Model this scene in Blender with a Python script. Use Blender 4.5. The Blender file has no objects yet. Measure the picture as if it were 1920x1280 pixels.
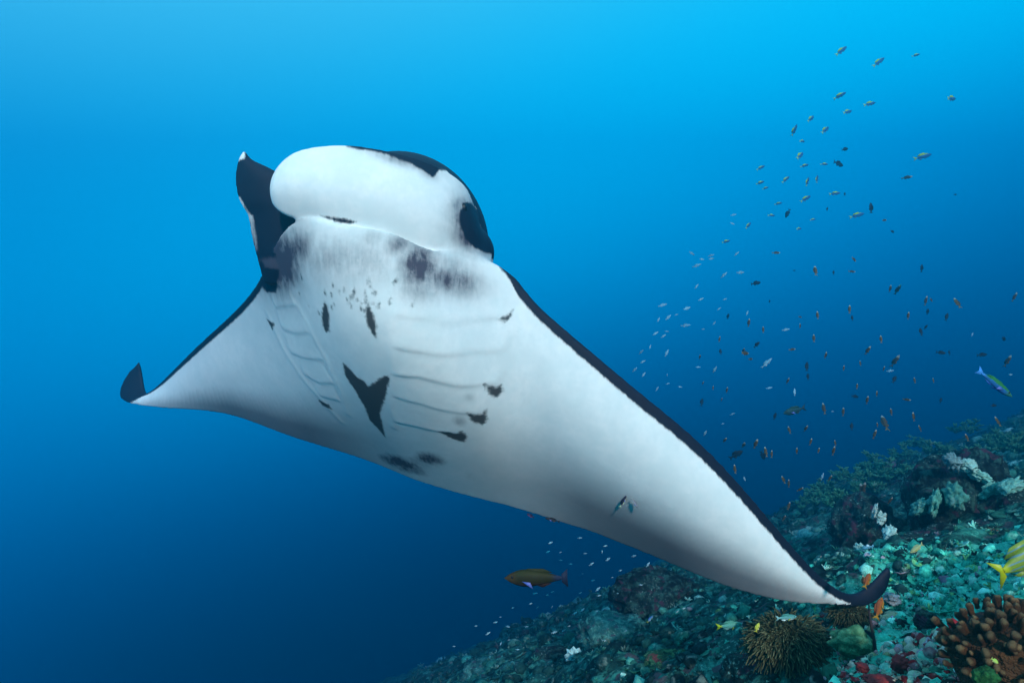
import bpy, bmesh, math, random
import numpy as np
from mathutils import Vector, Matrix, noise
from mathutils.bvhtree import BVHTree
from mathutils.kdtree import KDTree

random.seed(7); np.random.seed(7)
S = bpy.context.scene
C = S.collection

# ------------------------------------------------------------------ camera
FOC = 1251.0                               # focal length in photo pixels (1920 wide)
cam_d = bpy.data.cameras.new("camera"); cam = bpy.data.objects.new("camera", cam_d); C.objects.link(cam)
cam_d.sensor_width = 36.0; cam_d.lens = 36.0 * FOC / 1920.0
cam_d.clip_start = 0.05; cam_d.clip_end = 400.0
cam.location = (0, 0, 0); cam.rotation_euler = (math.radians(90), 0, 0)
S.camera = cam

# ------------------------------------------------------------------ light of the open water
SUN_EL, SUN_AZ = math.radians(27), math.radians(174)     # azimuth from +Y towards +X
to_sun = Vector((math.sin(SUN_AZ) * math.cos(SUN_EL), math.cos(SUN_AZ) * math.cos(SUN_EL), math.sin(SUN_EL)))
w = bpy.data.worlds.new("World"); S.world = w; w.use_nodes = True
nt = w.node_tree; nt.nodes.clear()
out = nt.nodes.new("ShaderNodeOutputWorld"); bg = nt.nodes.new("ShaderNodeBackground")
tc = nt.nodes.new("ShaderNodeTexCoord"); dot = nt.nodes.new("ShaderNodeVectorMath"); dot.operation = 'DOT_PRODUCT'
up = Vector((-0.26, 0.0, 1.0)).normalized(); dot.inputs[1].default_value = up
mr = nt.nodes.new("ShaderNodeMapRange"); mr.inputs[1].default_value = -1; mr.inputs[2].default_value = 1
ramp = nt.nodes.new("ShaderNodeValToRGB"); cr = ramp.color_ramp; cr.interpolation = 'B_SPLINE'
WORLD = [(-1.0, (0.000, 0.006, 0.026)), (-0.55, (0.000, 0.012, 0.050)), (-0.40, (0.000, 0.017, 0.060)), (-0.25, (0.000, 0.037, 0.105)),
         (-0.10, (0.000, 0.185, 0.43)), (0.05, (0.000, 0.67, 1.10)), (0.20, (0.000, 1.10, 1.46)), (0.34, (0.004, 1.05, 1.42)),
         (0.46, (0.065, 0.92, 1.20)), (0.62, (0.20, 0.98, 1.22)), (0.8, (0.50, 1.20, 1.35)), (1.0, (0.90, 1.50, 1.60))]
while len(cr.elements) < len(WORLD): cr.elements.new(0.5)
for e, (z, c) in zip(cr.elements, WORLD): e.position = (z + 1) / 2
for e, (z, c) in zip(cr.elements, WORLD): e.color = (c[0] / 4, c[1] / 4, c[2] / 4, 1)
nt.links.new(tc.outputs["Generated"], dot.inputs[0]); nt.links.new(dot.outputs["Value"], mr.inputs[0])
nt.links.new(mr.outputs[0], ramp.inputs[0]); nt.links.new(ramp.outputs[0], bg.inputs[0]); nt.links.new(bg.outputs[0], out.inputs[0])
bg.inputs[1].default_value = 4.0      # the ramp holds a quarter of each value

sun_d = bpy.data.lights.new("sun", 'SUN'); sun = bpy.data.objects.new("sun", sun_d); C.objects.link(sun)
sun_d.energy = 5.0; sun_d.angle = math.radians(4); sun_d.color = (1.0, 0.87, 0.71)
sun.rotation_euler = (-to_sun).to_track_quat('-Z', 'Y').to_euler()

S.view_settings.view_transform = 'Standard'; S.view_settings.look = 'None'
S.view_settings.exposure = 0.0; S.view_settings.gamma = 1.0; S.view_settings.use_curve_mapping = False
S.render.engine = 'CYCLES'
S.cycles.use_denoising = True
S.cycles.max_bounces = 6; S.cycles.diffuse_bounces = 2; S.cycles.volume_bounces = 0
S.cycles.use_adaptive_sampling = True

# ------------------------------------------------------------------ helpers
def P(px, py, d):
    """a photo pixel at depth d (metres) as a point of the place"""
    return np.array(((px - 960.0) / FOC * d, d, (640.0 - py) / FOC * d))

def tag(o, label=None, cat=None, group=None, kind=None):
    if label: o["label"] = label
    if cat: o["category"] = cat
    if group: o["group"] = group
    if kind: o["kind"] = kind
    return o

def mesh(name, v, f, mat=None, smooth=True):
    m = bpy.data.meshes.new(name)
    m.from_pydata([tuple(p) for p in v], [], [tuple(q) for q in f]); m.update()
    if smooth: m.polygons.foreach_set("use_smooth", [True] * len(m.polygons))
    if mat: m.materials.append(mat)
    return m

def link(name, me, parent=None, loc=None):
    o = bpy.data.objects.new(name, me); C.objects.link(o)
    if parent: o.parent = parent
    if loc is not None: o.location = loc
    return o

def empty(name, loc):
    o = bpy.data.objects.new(name, None); C.objects.link(o); o.location = loc; o.empty_display_size = 0.1
    return o

class N:
    """tiny node-graph helper"""
    def __init__(s, name, rough=0.6, spec=0.3):
        s.m = bpy.data.materials.new(name); s.m.use_nodes = True; s.t = s.m.node_tree
        s.b = s.t.nodes["Principled BSDF"]; s.b.inputs["Roughness"].default_value = rough
        s.b.inputs["Specular IOR Level"].default_value = spec
    def n(s, typ, **kw):
        x = s.t.nodes.new("ShaderNode" + typ)
        for k, v in kw.items(): setattr(x, k, v)
        return x
    def L(s, a, b): s.t.links.new(a, b)
    def put(s, sock, v):
        if hasattr(v, "links") or hasattr(v, "is_linked"): s.L(v, sock)
        elif isinstance(v, (tuple, list)) and len(v) == 3 and sock.type == 'RGBA': sock.default_value = (*v, 1)
        else: sock.default_value = v
    def coord(s, which="Object"): return s.n("TexCoord").outputs[which]
    def noise(s, vec, scale, detail=4, rough=0.55, dist=0.0):
        x = s.n("TexNoise"); s.put(x.inputs["Vector"], vec); x.inputs["Scale"].default_value = scale
        x.inputs["Detail"].default_value = detail; x.inputs["Roughness"].default_value = rough; x.inputs["Distortion"].default_value = dist
        return x.outputs["Fac"]
    def voro(s, vec, scale, out="Distance", feature='F1'):
        x = s.n("TexVoronoi"); x.feature = feature; s.put(x.inputs["Vector"], vec); x.inputs["Scale"].default_value = scale
        return x.outputs[out]
    def math(s, op, a, b=0.0, c=0.0):
        x = s.n("Math"); x.operation = op
        s.put(x.inputs[0], a); s.put(x.inputs[1], b); s.put(x.inputs[2], c)
        return x.outputs[0]
    def step(s, v, lo, hi, a=0.0, b=1.0):
        x = s.n("MapRange"); x.interpolation_type = 'SMOOTHSTEP'
        s.put(x.inputs[0], v); x.inputs[1].default_value = lo; x.inputs[2].default_value = hi
        x.inputs[3].default_value = a; x.inputs[4].default_value = b
        return x.outputs[0]
    def mix(s, f, a, b, mode='MIX'):
        x = s.n("Mix"); x.data_type = 'RGBA'; x.blend_type = mode
        s.put(x.inputs[0], f); s.put(x.inputs[6], a); s.put(x.inputs[7], b)
        return x.outputs[2]
    def attr(s, name):
        x = s.n("Attribute"); x.attribute_name = name; return x
    def scale(s, vec, v):
        x = s.n("VectorMath"); x.operation = 'MULTIPLY'; s.put(x.inputs[0], vec); x.inputs[1].default_value = v; return x.outputs[0]
    def bump(s, h, strength=0.4, dist=0.02):
        x = s.n("Bump"); s.put(x.inputs["Height"], h); x.inputs["Strength"].default_value = strength; x.inputs["Distance"].default_value = dist
        s.L(x.outputs[0], s.b.inputs["Normal"])
    def base(s, c): s.put(s.b.inputs["Base Color"], c); return s.m

def spline(rows, t):
    """natural cubic through rows (n x k) at parameters t in [0, n-1]"""
    rows = np.asarray(rows, float); n = len(rows)
    A = np.zeros((n, n)); B = np.zeros_like(rows)
    A[0, 0] = A[-1, -1] = 1
    for i in range(1, n - 1):
        A[i, i - 1] = 1; A[i, i] = 4; A[i, i + 1] = 1
        B[i] = 6 * (rows[i - 1] - 2 * rows[i] + rows[i + 1])
    M = np.linalg.solve(A, B)
    i = np.clip(np.floor(t).astype(int), 0, n - 2); f = (t - i)[:, None]; g = 1 - f
    return g * rows[i] + f * rows[i + 1] + ((g ** 3 - g) * M[i] + (f ** 3 - f) * M[i + 1]) / 6

def grid_faces(n, m, off, flip=False):
    a = np.arange(n * m).reshape(n, m) + off
    q = np.stack([a[:-1, :-1], a[1:, :-1], a[1:, 1:], a[:-1, 1:]], -1).reshape(-1, 4)
    return q[:, ::-1] if flip else q

def closed_sheet(Fr, Bk):
    """closed mesh from a front and a back grid (n x m x 3)"""
    n, m = Fr.shape[:2]; k = n * m
    v = np.concatenate([Fr.reshape(-1, 3), Bk.reshape(-1, 3)])
    f = [grid_faces(n, m, 0), grid_faces(n, m, k, True)]
    a = np.arange(k).reshape(n, m)
    rim = np.concatenate([a[0, :], a[1:, -1], a[-1, -2::-1], a[-2:0:-1, 0]]); nx = np.roll(rim, -1)
    f.append(np.stack([rim, nx, nx + k, rim + k], -1))
    return v, np.concatenate(f)

# ------------------------------------------------------------------ reef slope
def ground_z(x, y, detail=True):
    xc = 0.78 * max(y, 0.4) + 0.35
    if x > xc: x0_ = x; x = xc - 0.25 * (x - xc) if y < 3 else x
    z = -0.95 + 0.42 * x - 0.36 * y - 0.0035 * max(0.0, y - 7) ** 2
    z += 0.45 * (noise.noise(Vector((x * 0.23, y * 0.23, 3.1)))) * min(1, y / 5)
    z += 0.20 * noise.noise(Vector((x * 0.8, y * 0.8, 7.7)))
    z -= 0.05 + 0.22 * math.exp(-((x - 1.85) ** 2 + (y - 3.35) ** 2) / 0.20)
    if detail:
        p = Vector((x, y, 0.0))
        z += 0.16 * (0.5 - abs(noise.noise(p * 1.25 + Vector((9, 4, 2))))) * min(1, y / 3) + 0.10 * abs(noise.noise(p * 2.3 + Vector((5, 1, 2)))) + 0.05 * noise.noise(p * 5.1)
        z += 0.035 * noise.noise(p * 11.0) + 0.02 * noise.noise(p * 23.0)
    return z
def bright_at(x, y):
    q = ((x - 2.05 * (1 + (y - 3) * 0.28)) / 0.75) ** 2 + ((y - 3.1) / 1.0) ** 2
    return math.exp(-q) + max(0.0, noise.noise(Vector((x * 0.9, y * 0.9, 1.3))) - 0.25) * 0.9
GY0, GY1 = -3.0, 21.0
def build_ground():
    rows = []; y = 1.0
    ys = [-0.6, -0.3, 0, 0.5]
    while y < GY1: ys.append(y); y *= 1.0105
    ys.append(GY1)
    nx = 300
    V = []
    for y in ys:
        hw0, hw1 = -max(3.0, 0.55 * y + 1), max(4.0, 1.05 * y + 1.5)
        for i in range(nx):
            x = hw0 + (hw1 - hw0) * i / (nx - 1)
            V.append((x, y, ground_z(x, y)))
    me = mesh("reef_slope", V, grid_faces(len(ys), nx, 0, True))
    at = me.attributes.new("bright", 'FLOAT', 'POINT'); at.data.foreach_set("value", [min(1.0, bright_at(p[0], p[1])) for p in V])
    return me

def reef_material(name, pal, seed=0.0, sc=1.0, rough=0.85, coord="Object"):
    """patchy living-reef surface: pal = dark, mid, light, pale, accent"""
    g = N(name, 0.95, 0.04)
    co = g.n("VectorMath"); co.operation = 'ADD'; g.L(g.coord(coord), co.inputs[0]); co.inputs[1].default_value = (seed, seed * 1.7, seed * 0.3)
    v = co.outputs[0]
    n1 = g.noise(v, 2.2 * sc, 8, 0.65, 0.6); n2 = g.noise(v, 9 * sc, 6, 0.7, 0.4); n3 = g.noise(v, 31 * sc, 4, 0.7)
    c = g.mix(g.step(n1, 0.38, 0.6), pal[0], pal[1])
    c = g.mix(g.step(n2, 0.47, 0.64), c, pal[2])
    c = g.mix(g.math('MULTIPLY', g.step(n3, 0.55, 0.68), g.step(n1, 0.45, 0.6)), c, pal[3])
    v1 = g.voro(v, 14 * sc, "Color"); sep = g.n("SeparateColor"); g.L(v1, sep.inputs[0])
    c = g.mix(g.math('MULTIPLY', g.step(sep.outputs[0], 0.86, 0.9), g.step(n2, 0.4, 0.55)), c, pal[4])
    if name == "reef_crust":
        pale = g.mix(g.step(n2, 0.35, 0.62), (0.03, 0.36, 0.26), (0.11, 0.66, 0.49)); pale = g.mix(g.step(n3, 0.58, 0.7), pale, (0.38, 0.72, 0.60))
        c = g.mix(g.step(g.math('ADD', g.attr("bright").outputs["Fac"], g.math('MULTIPLY', g.math('SUBTRACT', n1, 0.5), 1.6)), 0.3, 0.6), c, pale)
    g.bump(g.math('ADD', g.math('MULTIPLY', n2, 0.8), g.math('MULTIPLY', n3, 0.5)), 0.8, 0.05)
    return g.base(c)

REEF = reef_material("reef_crust", ((0.006, 0.018, 0.022), (0.018, 0.08, 0.07), (0.05, 0.26, 0.20), (0.16, 0.44, 0.36), (0.07, 0.07, 0.08)))  # darkest patches also stand in for shaded crevices, as plain colour
gm = build_ground(); gm.materials.append(REEF)
tag(link("reef_slope", gm), kind="structure")

# ------------------------------------------------------------------ manta ray
# ventral outline, station by station from wing tip to wing tip: leading edge, trailing edge (photo pixel, depth), bulge towards the belly, thickness
ST = [
 ((260, 679, 5.10), (258, 681, 5.10), 0.00, 0.010), ((266, 706, 5.10), (235, 706, 5.12), 0.00, 0.018), ((272, 734, 5.05), (224, 742, 5.10), 0.00, 0.025),
 ((290, 727, 4.95), (256, 759, 5.00), 0.01, 0.035), ((330, 687, 4.60), (330, 767, 4.78), 0.02, 0.06), ((380, 638, 4.20), (430, 778, 4.52), 0.03, 0.09),
 ((432, 590, 3.85), (535, 815, 4.27), 0.04, 0.14), ((478, 536, 3.45), (640, 848, 4.04), 0.06, 0.22), ((508, 474, 3.16), (715, 874, 3.94), 0.09, 0.32),
 ((540, 424, 2.98), (765, 895, 3.88), 0.12, 0.38), ((590, 411, 2.90), (805, 909, 3.84), 0.14, 0.40), ((660, 423, 2.87), (845, 921, 3.82), 0.15, 0.40),
 ((735, 436, 2.89), (885, 932, 3.80), 0.14, 0.38), ((806, 466, 2.96), (930, 943, 3.79), 0.12, 0.34), ((880, 474, 3.06), (980, 957, 3.78), 0.09, 0.28),
 ((946, 500, 3.11), (1045, 977, 3.75), 0.07, 0.22), ((1000, 562, 3.12), (1110, 998, 3.70), 0.06, 0.18), ((1084, 638, 3.13), (1180, 1025, 3.64), 0.05, 0.15),
 ((1200, 735, 3.15), (1260, 1058, 3.55), 0.045, 0.12), ((1300, 818, 3.18), (1345, 1093, 3.46), 0.04, 0.09), ((1390, 910, 3.22), (1430, 1119, 3.39), 0.03, 0.07),
 ((1470, 1004, 3.27), (1500, 1131, 3.34), 0.02, 0.05), ((1540, 1080, 3.32), (1558, 1134, 3.34), 0.01, 0.035), ((1588, 1112, 3.36), (1598, 1138, 3.38), 0.0, 0.028),
 ((1612, 1112, 3.40), (1622, 1129, 3.40), 0.0, 0.022), ((1630, 1100, 3.43), (1642, 1115, 3.43), 0.0, 0.018), ((1645, 1086, 3.45), (1652, 1096, 3.45), 0.0, 0.014), ((1655, 1077, 3.46), (1658, 1080, 3.46), 0.0, 0.010)]
NU, NC = 300, 64
tu = np.linspace(0, len(ST) - 1, NU)
Lr = spline([[*s[0]] for s in ST], tu); Tr = spline([[*s[1]] for s in ST], tu); bt = spline([[s[2], s[3]] for s in ST], tu)
cs = np.linspace(0, 1, NC)
VEN = np.zeros((NU, NC, 3))
for i in range(NU):
    l, t = Lr[i], Tr[i]
    for j, c in enumerate(cs):
        px, py = l[0] + (t[0] - l[0]) * c, l[1] + (t[1] - l[1]) * c
        d = l[2] + (t[2] - l[2]) * (0.30 * c + 0.70 * c ** 3.2) - bt[i, 0] * math.sin(math.pi * c) 
        VEN[i, j] = P(px, py, d)
du = np.gradient(VEN, axis=0); dc = np.gradient(VEN, axis=1)
nr = np.cross(du, dc); nr /= np.linalg.norm(nr, axis=-1, keepdims=True) + 1e-9
nr *= np.where((nr[..., 1:2]) < 0, -1, 1)                     # pointing to the back of the animal
prof = np.sin(np.pi * cs ** 0.62) ** 0.8
thick = 0.012 + np.clip(bt[:, 1:2], 0.004, 1) * prof[None, :]
le_round = 0.022 * np.exp(-cs / 0.05)[None, :] * np.clip(bt[:, 1:2] / 0.08, 0, 1)
DOR = VEN + nr * (thick + le_round)[..., None]
parts = [closed_sheet(VEN, DOR)]
vent_pts = [VEN.reshape(-1, 3)]; dors_pts = [DOR[:, 2:-1].reshape(-1, 3)]

# broad head behind the mouth
hc = P(750, 468, 3.40); hv = []; hf = []
nh, mh = 40, 48
Hg = np.zeros((nh, mh, 3))
for i in range(nh):
    th = math.pi * (i + 0.5) / nh
    for j in range(mh):
        ph = 2 * math.pi * j / mh
        Hg[i, j] = hc + np.array((0.455 * math.sin(th) * math.cos(ph), 0.40 * math.sin(th) * math.sin(ph), 0.49 * math.cos(th)))
k = nh * mh
hv = np.concatenate([Hg.reshape(-1, 3), [hc + (0, 0, 0.49), hc - (0, 0, 0.49)]])
a = np.arange(k).reshape(nh, mh); b2 = np.roll(a, -1, 1)
hq = np.stack([a[:-1], a[1:], b2[1:], b2[:-1]], -1).reshape(-1, 4)
hq = [tuple(q) for q in hq] + [(k, a[0, j], b2[0, j]) for j in range(mh)] + [(k + 1, b2[-1, j], a[-1, j]) for j in range(mh)]
parts.append((hv, hq))
hn = (hv - hc) / np.array((0.455 ** 2, 0.40 ** 2, 0.49 ** 2)); hn /= np.linalg.norm(hn, axis=1, keepdims=True)
hs = hn @ np.array((-0.10, -0.95, -0.28))
vent_pts.append(hv[hs > 0.20]); dors_pts.append(hv[hs <= 0.20])

ev, ef = [], []
for i in range(1, 20):
    th = math.pi * i / 20
    for j in range(28):
        ph = 2 * math.pi * j / 28; ev.append(P(862, 474, 3.30) + np.array((0.172 * math.sin(th) * math.cos(ph), 0.18 * math.sin(th) * math.sin(ph), 0.15 * math.cos(th))))
a = np.arange(19 * 28).reshape(19, 28); b2 = np.roll(a, -1, 1)
ef = [tuple(q) for q in np.stack([a[:-1], a[1:], b2[1:], b2[:-1]], -1).reshape(-1, 4)] + [tuple(a[0]), tuple(a[-1, ::-1])]
ev = np.array(ev); parts.append((ev, ef)); es = (ev - P(862, 474, 3.30)) @ np.array((-0.1, -0.95, -0.28)) > 0.03
vent_pts.append(ev[es]); dors_pts.append(ev[~es])

def lobe(rows, thick, bulge, n=60, m=26, roll=0.0):
    rows = np.array(rows, float)
    r = spline(rows, np.linspace(0, len(rows) - 1, n)); Fr = np.zeros((n, m, 3)); Bk = np.zeros((n, m, 3))
    for i in range(n):
        for j in range(m):
            c = j / (m - 1); e = math.sin(math.pi * min(max(c, 0.0), 1.0))
            q = P(r[i, 0] + (r[i, 3] - r[i, 0]) * c, r[i, 1] + (r[i, 4] - r[i, 1]) * c, r[i, 2] + (r[i, 5] - r[i, 2]) * c)
            th = thick * (0.35 + 0.65 * e ** 0.6)
            Fr[i, j] = q + np.array((0, -bulge * e * min(1.0, i / (0.3 * n)) ** 0.7, 0))
            Bk[i, j] = Fr[i, j] + np.array((0, th, 0))
    return Fr, Bk
# near cephalic lobe: the broad white paddle unrolled across the mouth
nearF, nearB = lobe([(507, 346, 2.97, 507, 366, 2.97), (510, 331, 2.955, 510, 381, 2.955), (518, 315, 2.945, 518, 392, 2.945), (531, 300, 2.94, 531, 401, 2.94), (549, 287, 2.935, 551, 409, 2.935), (571, 279, 2.93, 580, 417, 2.93),
    (600, 274, 2.925, 620, 434, 2.93), (650, 272, 2.93, 670, 448, 2.94), (700, 278, 2.95, 720, 462, 2.96), (750, 288, 2.98, 765, 476, 2.99), (800, 303, 3.03, 812, 492, 3.03),
    (842, 324, 3.09, 858, 502, 3.08), (874, 352, 3.17, 900, 505, 3.14), (890, 390, 3.27, 925, 510, 3.24)], 0.075, 0.065)
parts.append(closed_sheet(nearF, nearB)); vent_pts.append(nearF.reshape(-1, 3)); dors_pts.append(nearB.reshape(-1, 3))
# far cephalic lobe, dark, upright beyond the mouth
farF, farB = lobe([(455, 282, 3.20, 458, 284, 3.20), (446, 300, 3.20, 474, 300, 3.20), (441, 325, 3.20, 510, 317, 3.18), (442, 352, 3.20, 545, 345, 3.16), (450, 380, 3.20, 565, 378, 3.14),
    (464, 404, 3.21, 575, 405, 3.12), (471, 440, 3.22, 570, 440, 3.10), (482, 485, 3.24, 545, 490, 3.12), (494, 530, 3.28, 560, 540, 3.18)], 0.05, 0.02)
parts.append(closed_sheet(farF, farB)); far_pts = np.concatenate([farF.reshape(-1, 3), farB.reshape(-1, 3)])
tipF, tipB = lobe([(1560, 1098, 3.33, 1570, 1136, 3.33), (1590, 1113, 3.37, 1602, 1137, 3.37), (1614, 1109, 3.40, 1630, 1134, 3.40), (1633, 1095, 3.42, 1654, 1118, 3.42), (1648, 1079, 3.44, 1665, 1101, 3.44), (1660, 1067, 3.45, 1669, 1084, 3.45), (1666, 1062, 3.455, 1670, 1069, 3.455)], 0.032, 0.01)
parts.append(closed_sheet(tipF, tipB)); far_pts = np.concatenate([far_pts, tipF[18:].reshape(-1, 3), tipB.reshape(-1, 3)])
# whip tail trailing away behind the body
ta, tb = np.array((-0.20, 3.80, -0.78)), np.array((0.35, 6.0, -0.86)); tv = []; tn = 30
for i in range(tn):
    f = i / (tn - 1); c = ta + (tb - ta) * f; r = 0.055 * (1 - f) + 0.011
    for j in range(10):
        an = 2 * math.pi * j / 10; tv.append(c + np.array((r * math.cos(an), 0, r * math.sin(an))))
a = np.arange(tn * 10).reshape(tn, 10); b2 = np.roll(a, -1, 1)
tf = [tuple(q) for q in np.stack([a[:-1], b2[:-1], b2[1:], a[1:]], -1).reshape(-1, 4)] + [tuple(a[0, ::-1]), tuple(a[-1])]
parts.append((np.array(tv), tf)); dors_pts.append(np.array(tv))
vv, ff, off = [], [], 0
for v, f in parts:
    vv.append(np.asarray(v)); ff += [tuple(int(x) + off for x in q) for q in f]; off += len(v)
raw = mesh("manta_raw", np.concatenate(vv), ff)
bm = bmesh.new(); bm.from_mesh(raw)
bmesh.ops.remove_doubles(bm, verts=bm.verts, dist=1e-6)
bmesh.ops.recalc_face_normals(bm, faces=bm.faces); bm.to_mesh(raw); bm.free()
ro = link("manta_raw", raw); md = ro.modifiers.new("r", 'REMESH'); md.mode = 'VOXEL'; md.voxel_size = 0.0085; md.use_smooth_shade = True
dg = bpy.context.evaluated_depsgraph_get(); body = bpy.data.meshes.new_from_object(ro.evaluated_get(dg))
bpy.data.objects.remove(ro); body.name = "manta_body"
nv = len(body.vertices); X = np.empty(nv * 3); body.vertices.foreach_get("co", X); X = X.reshape(-1, 3)
E = np.empty(len(body.edges) * 2, int); body.edges.foreach_get("vertices", E); E = E.reshape(-1, 2)
deg = np.bincount(E.ravel(), minlength=nv).astype(float)
def smooth(X, it, lam):
    for _ in range(it):
        A = np.zeros_like(X)
        for q in range(3):
            A[:, q] = np.bincount(E[:, 0], X[E[:, 1], q], nv) + np.bincount(E[:, 1], X[E[:, 0], q], nv)
        X = X + lam * (A / deg[:, None] - X)
    return X
for _ in range(9): X = smooth(smooth(X, 1, 0.55), 1, -0.50)
X = smooth(X, 2, 0.5)

for (px, py, dep, rad, it) in ((890, 488, 3.12, 0.20, 60), (840, 470, 3.02, 0.10, 12), (930, 488, 3.16, 0.13, 30)):
    wgt = np.clip(1.4 * (1 - np.linalg.norm(X - P(px, py, dep), axis=1) / rad), 0, 1)[:, None]
    for _ in range(it): X = X + wgt * (smooth(X, 1, 0.6) - X)

# body frame: origin mid-belly, s across the wings, t head to tail
O = P(760, 680, 3.25)
ax = P(850, 920, 3.82) - P(680, 430, 2.88); ax /= np.linalg.norm(ax)
la = P(1400, 900, 3.1) - P(400, 640, 4.2); la -= ax * (la @ ax); la /= np.linalg.norm(la)
bn = np.cross(ax, la); bn = bn if bn[1] < 0 else -bn
bvh = BVHTree.FromPolygons([tuple(p) for p in X], [tuple(p.vertices) for p in body.polygons])
def hit(px, py):
    d = Vector(P(px, py, 1.0)).normalized(); h = bvh.ray_cast(Vector((0, 0, 0)), d)
    return np.array(h[0]) if h[0] is not None else None
def st(px, py):
    h = hit(px, py)
    if h is None: h = P(px, py, 3.3)
    return np.array(((h - O) @ la, (h - O) @ ax))
ST2 = np.stack([(X - O) @ la, (X - O) @ ax], 1)

def nearest(pts, Q, stride=1):
    pts = pts[::stride]; kd = KDTree(len(pts))
    for i, p in enumerate(pts): kd.insert(p, i)
    kd.balance()
    idx = np.empty(len(Q), int); dd = np.empty(len(Q))
    for i, q in enumerate(Q):
        _, k_, d_ = kd.find(q); idx[i] = k_; dd[i] = d_
    return idx, dd
Vp = np.concatenate(vent_pts); Dp = np.concatenate(dors_pts)
iv, dv = nearest(Vp, X); idd, dd = nearest(Dp, X)
_, df = nearest(far_pts, X)
white = dv < dd
on_grid = iv < NU * NC
cu = np.where(on_grid, iv // NC, -1); cc = np.where(on_grid, cs[iv % NC], 0.5); uu = np.where(cu >= 0, tu[cu], 11.0)
# distance to the wings' leading edges
LE = VEN[:, 0]; wing = (tu < 7.6) | (tu > 14.9)
LEd = np.concatenate([LE[:-1] + (LE[1:] - LE[:-1]) * q for q in np.linspace(0, 1, 8, endpoint=False)]); wgd = np.tile(wing[:-1], 8)
_, dle = nearest(LEd[wgd], X)
kdw = np.interp(uu, [0, 3, 4, 7, 8, 11, 14.8, 15.3, 18, 21, 23, 27], [0.05, 0.045, 0.04, 0.042, 0.025, 0, 0.0, 0.042, 0.056, 0.05, 0.04, 0.05])
dark = np.where(white, -0.05, 0.05).astype(float)
side = np.clip((dv - dd) * 1.5, -0.05, 0.05); dark = side
rim = kdw - dle; dark = np.maximum(dark, np.where(on_grid & (kdw > 0.01), rim, -0.05))
tip = np.maximum(2.75 - uu, uu - 22.9) * 0.08; dark = np.maximum(dark, np.where(on_grid, np.clip(tip, -0.05, 0.05), -0.05))
tail_z = P(500, 485, 3.2)[2]; fade_ = np.where(X[:, 0] < 0, np.clip((X[:, 2] - tail_z) * 0.5, -0.04, 0.04), 0.04)
dark = np.where(df < 0.012, np.maximum(dark, fade_), dark)

def poly_sd(poly, Q):
    poly = np.asarray(poly); d = np.full(len(Q), 1e9); ins = np.zeros(len(Q), bool)
    for a_, b_ in zip(poly, np.roll(poly, -1, 0)):
        e = b_ - a_; wv = Q - a_; h_ = np.clip((wv @ e) / (e @ e + 1e-12), 0, 1)
        d = np.minimum(d, np.linalg.norm(wv - h_[:, None] * e, axis=1))
        c1 = (a_[1] > Q[:, 1]) != (b_[1] > Q[:, 1])
        xi = (b_[0] - a_[0]) * (Q[:, 1] - a_[1]) / (b_[1] - a_[1] + 1e-12) + a_[0]
        ins ^= c1 & (Q[:, 0] < xi)
    return np.where(ins, d, -d)
front = (side < 0.0)
MARKS = [
 [(609, 566), (604, 585), (605, 610), (611, 622), (617, 622), (617, 590), (613, 572)],
 [(687, 574), (686, 600), (695, 620), (704, 632), (705, 612), (699, 585), (693, 576)],
 [(643, 680), (648, 705), (665, 730), (685, 765), (693, 787), (712, 807), (722, 819), (717, 795), (712, 775), (722, 745), (732, 706), (722, 704), (705, 715), (690, 725), (683, 715), (668, 706), (655, 690)],
 [(906, 720), (922, 742), (930, 745), (942, 735), (939, 721), (930, 727)], [(876, 773), (885, 789), (905, 796), (913, 785), (910, 769), (905, 776), (890, 777)],
 [(822, 808), (845, 821), (870, 829), (875, 818), (867, 807), (855, 813), (840, 809)], [(936, 598), (950, 602), (958, 592), (959, 583), (949, 594)],
 [(500, 598), (511, 618), (515, 607)], [(596, 748), (605, 760), (623, 767), (616, 758)]]
mark = np.full(nv, -0.05)
for pl in MARKS:
    sd = poly_sd([st(*p) for p in pl], ST2)
    mark = np.maximum(mark, np.where(front, np.clip(sd, -0.05, 0.05), -0.05))
for _ in range(45):                                  # flecks below the mouth
    px, py = random.gauss(670, 55), random.gauss(560, 16)
    c0 = st(px, py); sd = (0.001 + 0.005 * random.random() ** 2) - np.hypot((ST2[:, 0] - c0[0]) * 1.2, (ST2[:, 1] - c0[1]) * 0.7)
    mark = np.maximum(mark, np.where(front, np.clip(sd, -0.05, 0.05), -0.05))
HEAD_MARKS = [[(872, 380), (863, 396), (861, 412), (864, 430), (874, 448), (888, 464), (910, 474), (946, 484), (925, 440), (908, 412), (894, 392), (882, 380)],
 [(636, 262), (650, 276), (690, 282), (720, 288), (748, 299), (775, 309), (800, 324), (812, 333), (824, 319), (856, 322), (800, 280), (700, 255)],
 [(912, 455), (945, 470), (1010, 550), (976, 552), (946, 512), (926, 486)],
 [(482, 500), (524, 505), (518, 548), (500, 548), (486, 532)],  # pocket below the far lobe: its shade deepened by dark colour
 [(600, 404), (620, 407), (640, 409), (668, 416), (655, 420), (630, 416)]]
for pl in HEAD_MARKS:
    hts = [hit(*p) for p in pl]; dep = np.mean([h_[1] for h_ in hts if h_ is not None and h_[1] < 3.8])
    sd = poly_sd([P(p[0], p[1], dep)[[0, 2]] for p in pl], X[:, [0, 2]] * (dep / X[:, 1:2]))
    dark = np.maximum(dark, np.where((X[:, 1] < 3.5) & front, np.clip(sd, -0.05, 0.05), -0.05))
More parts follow.
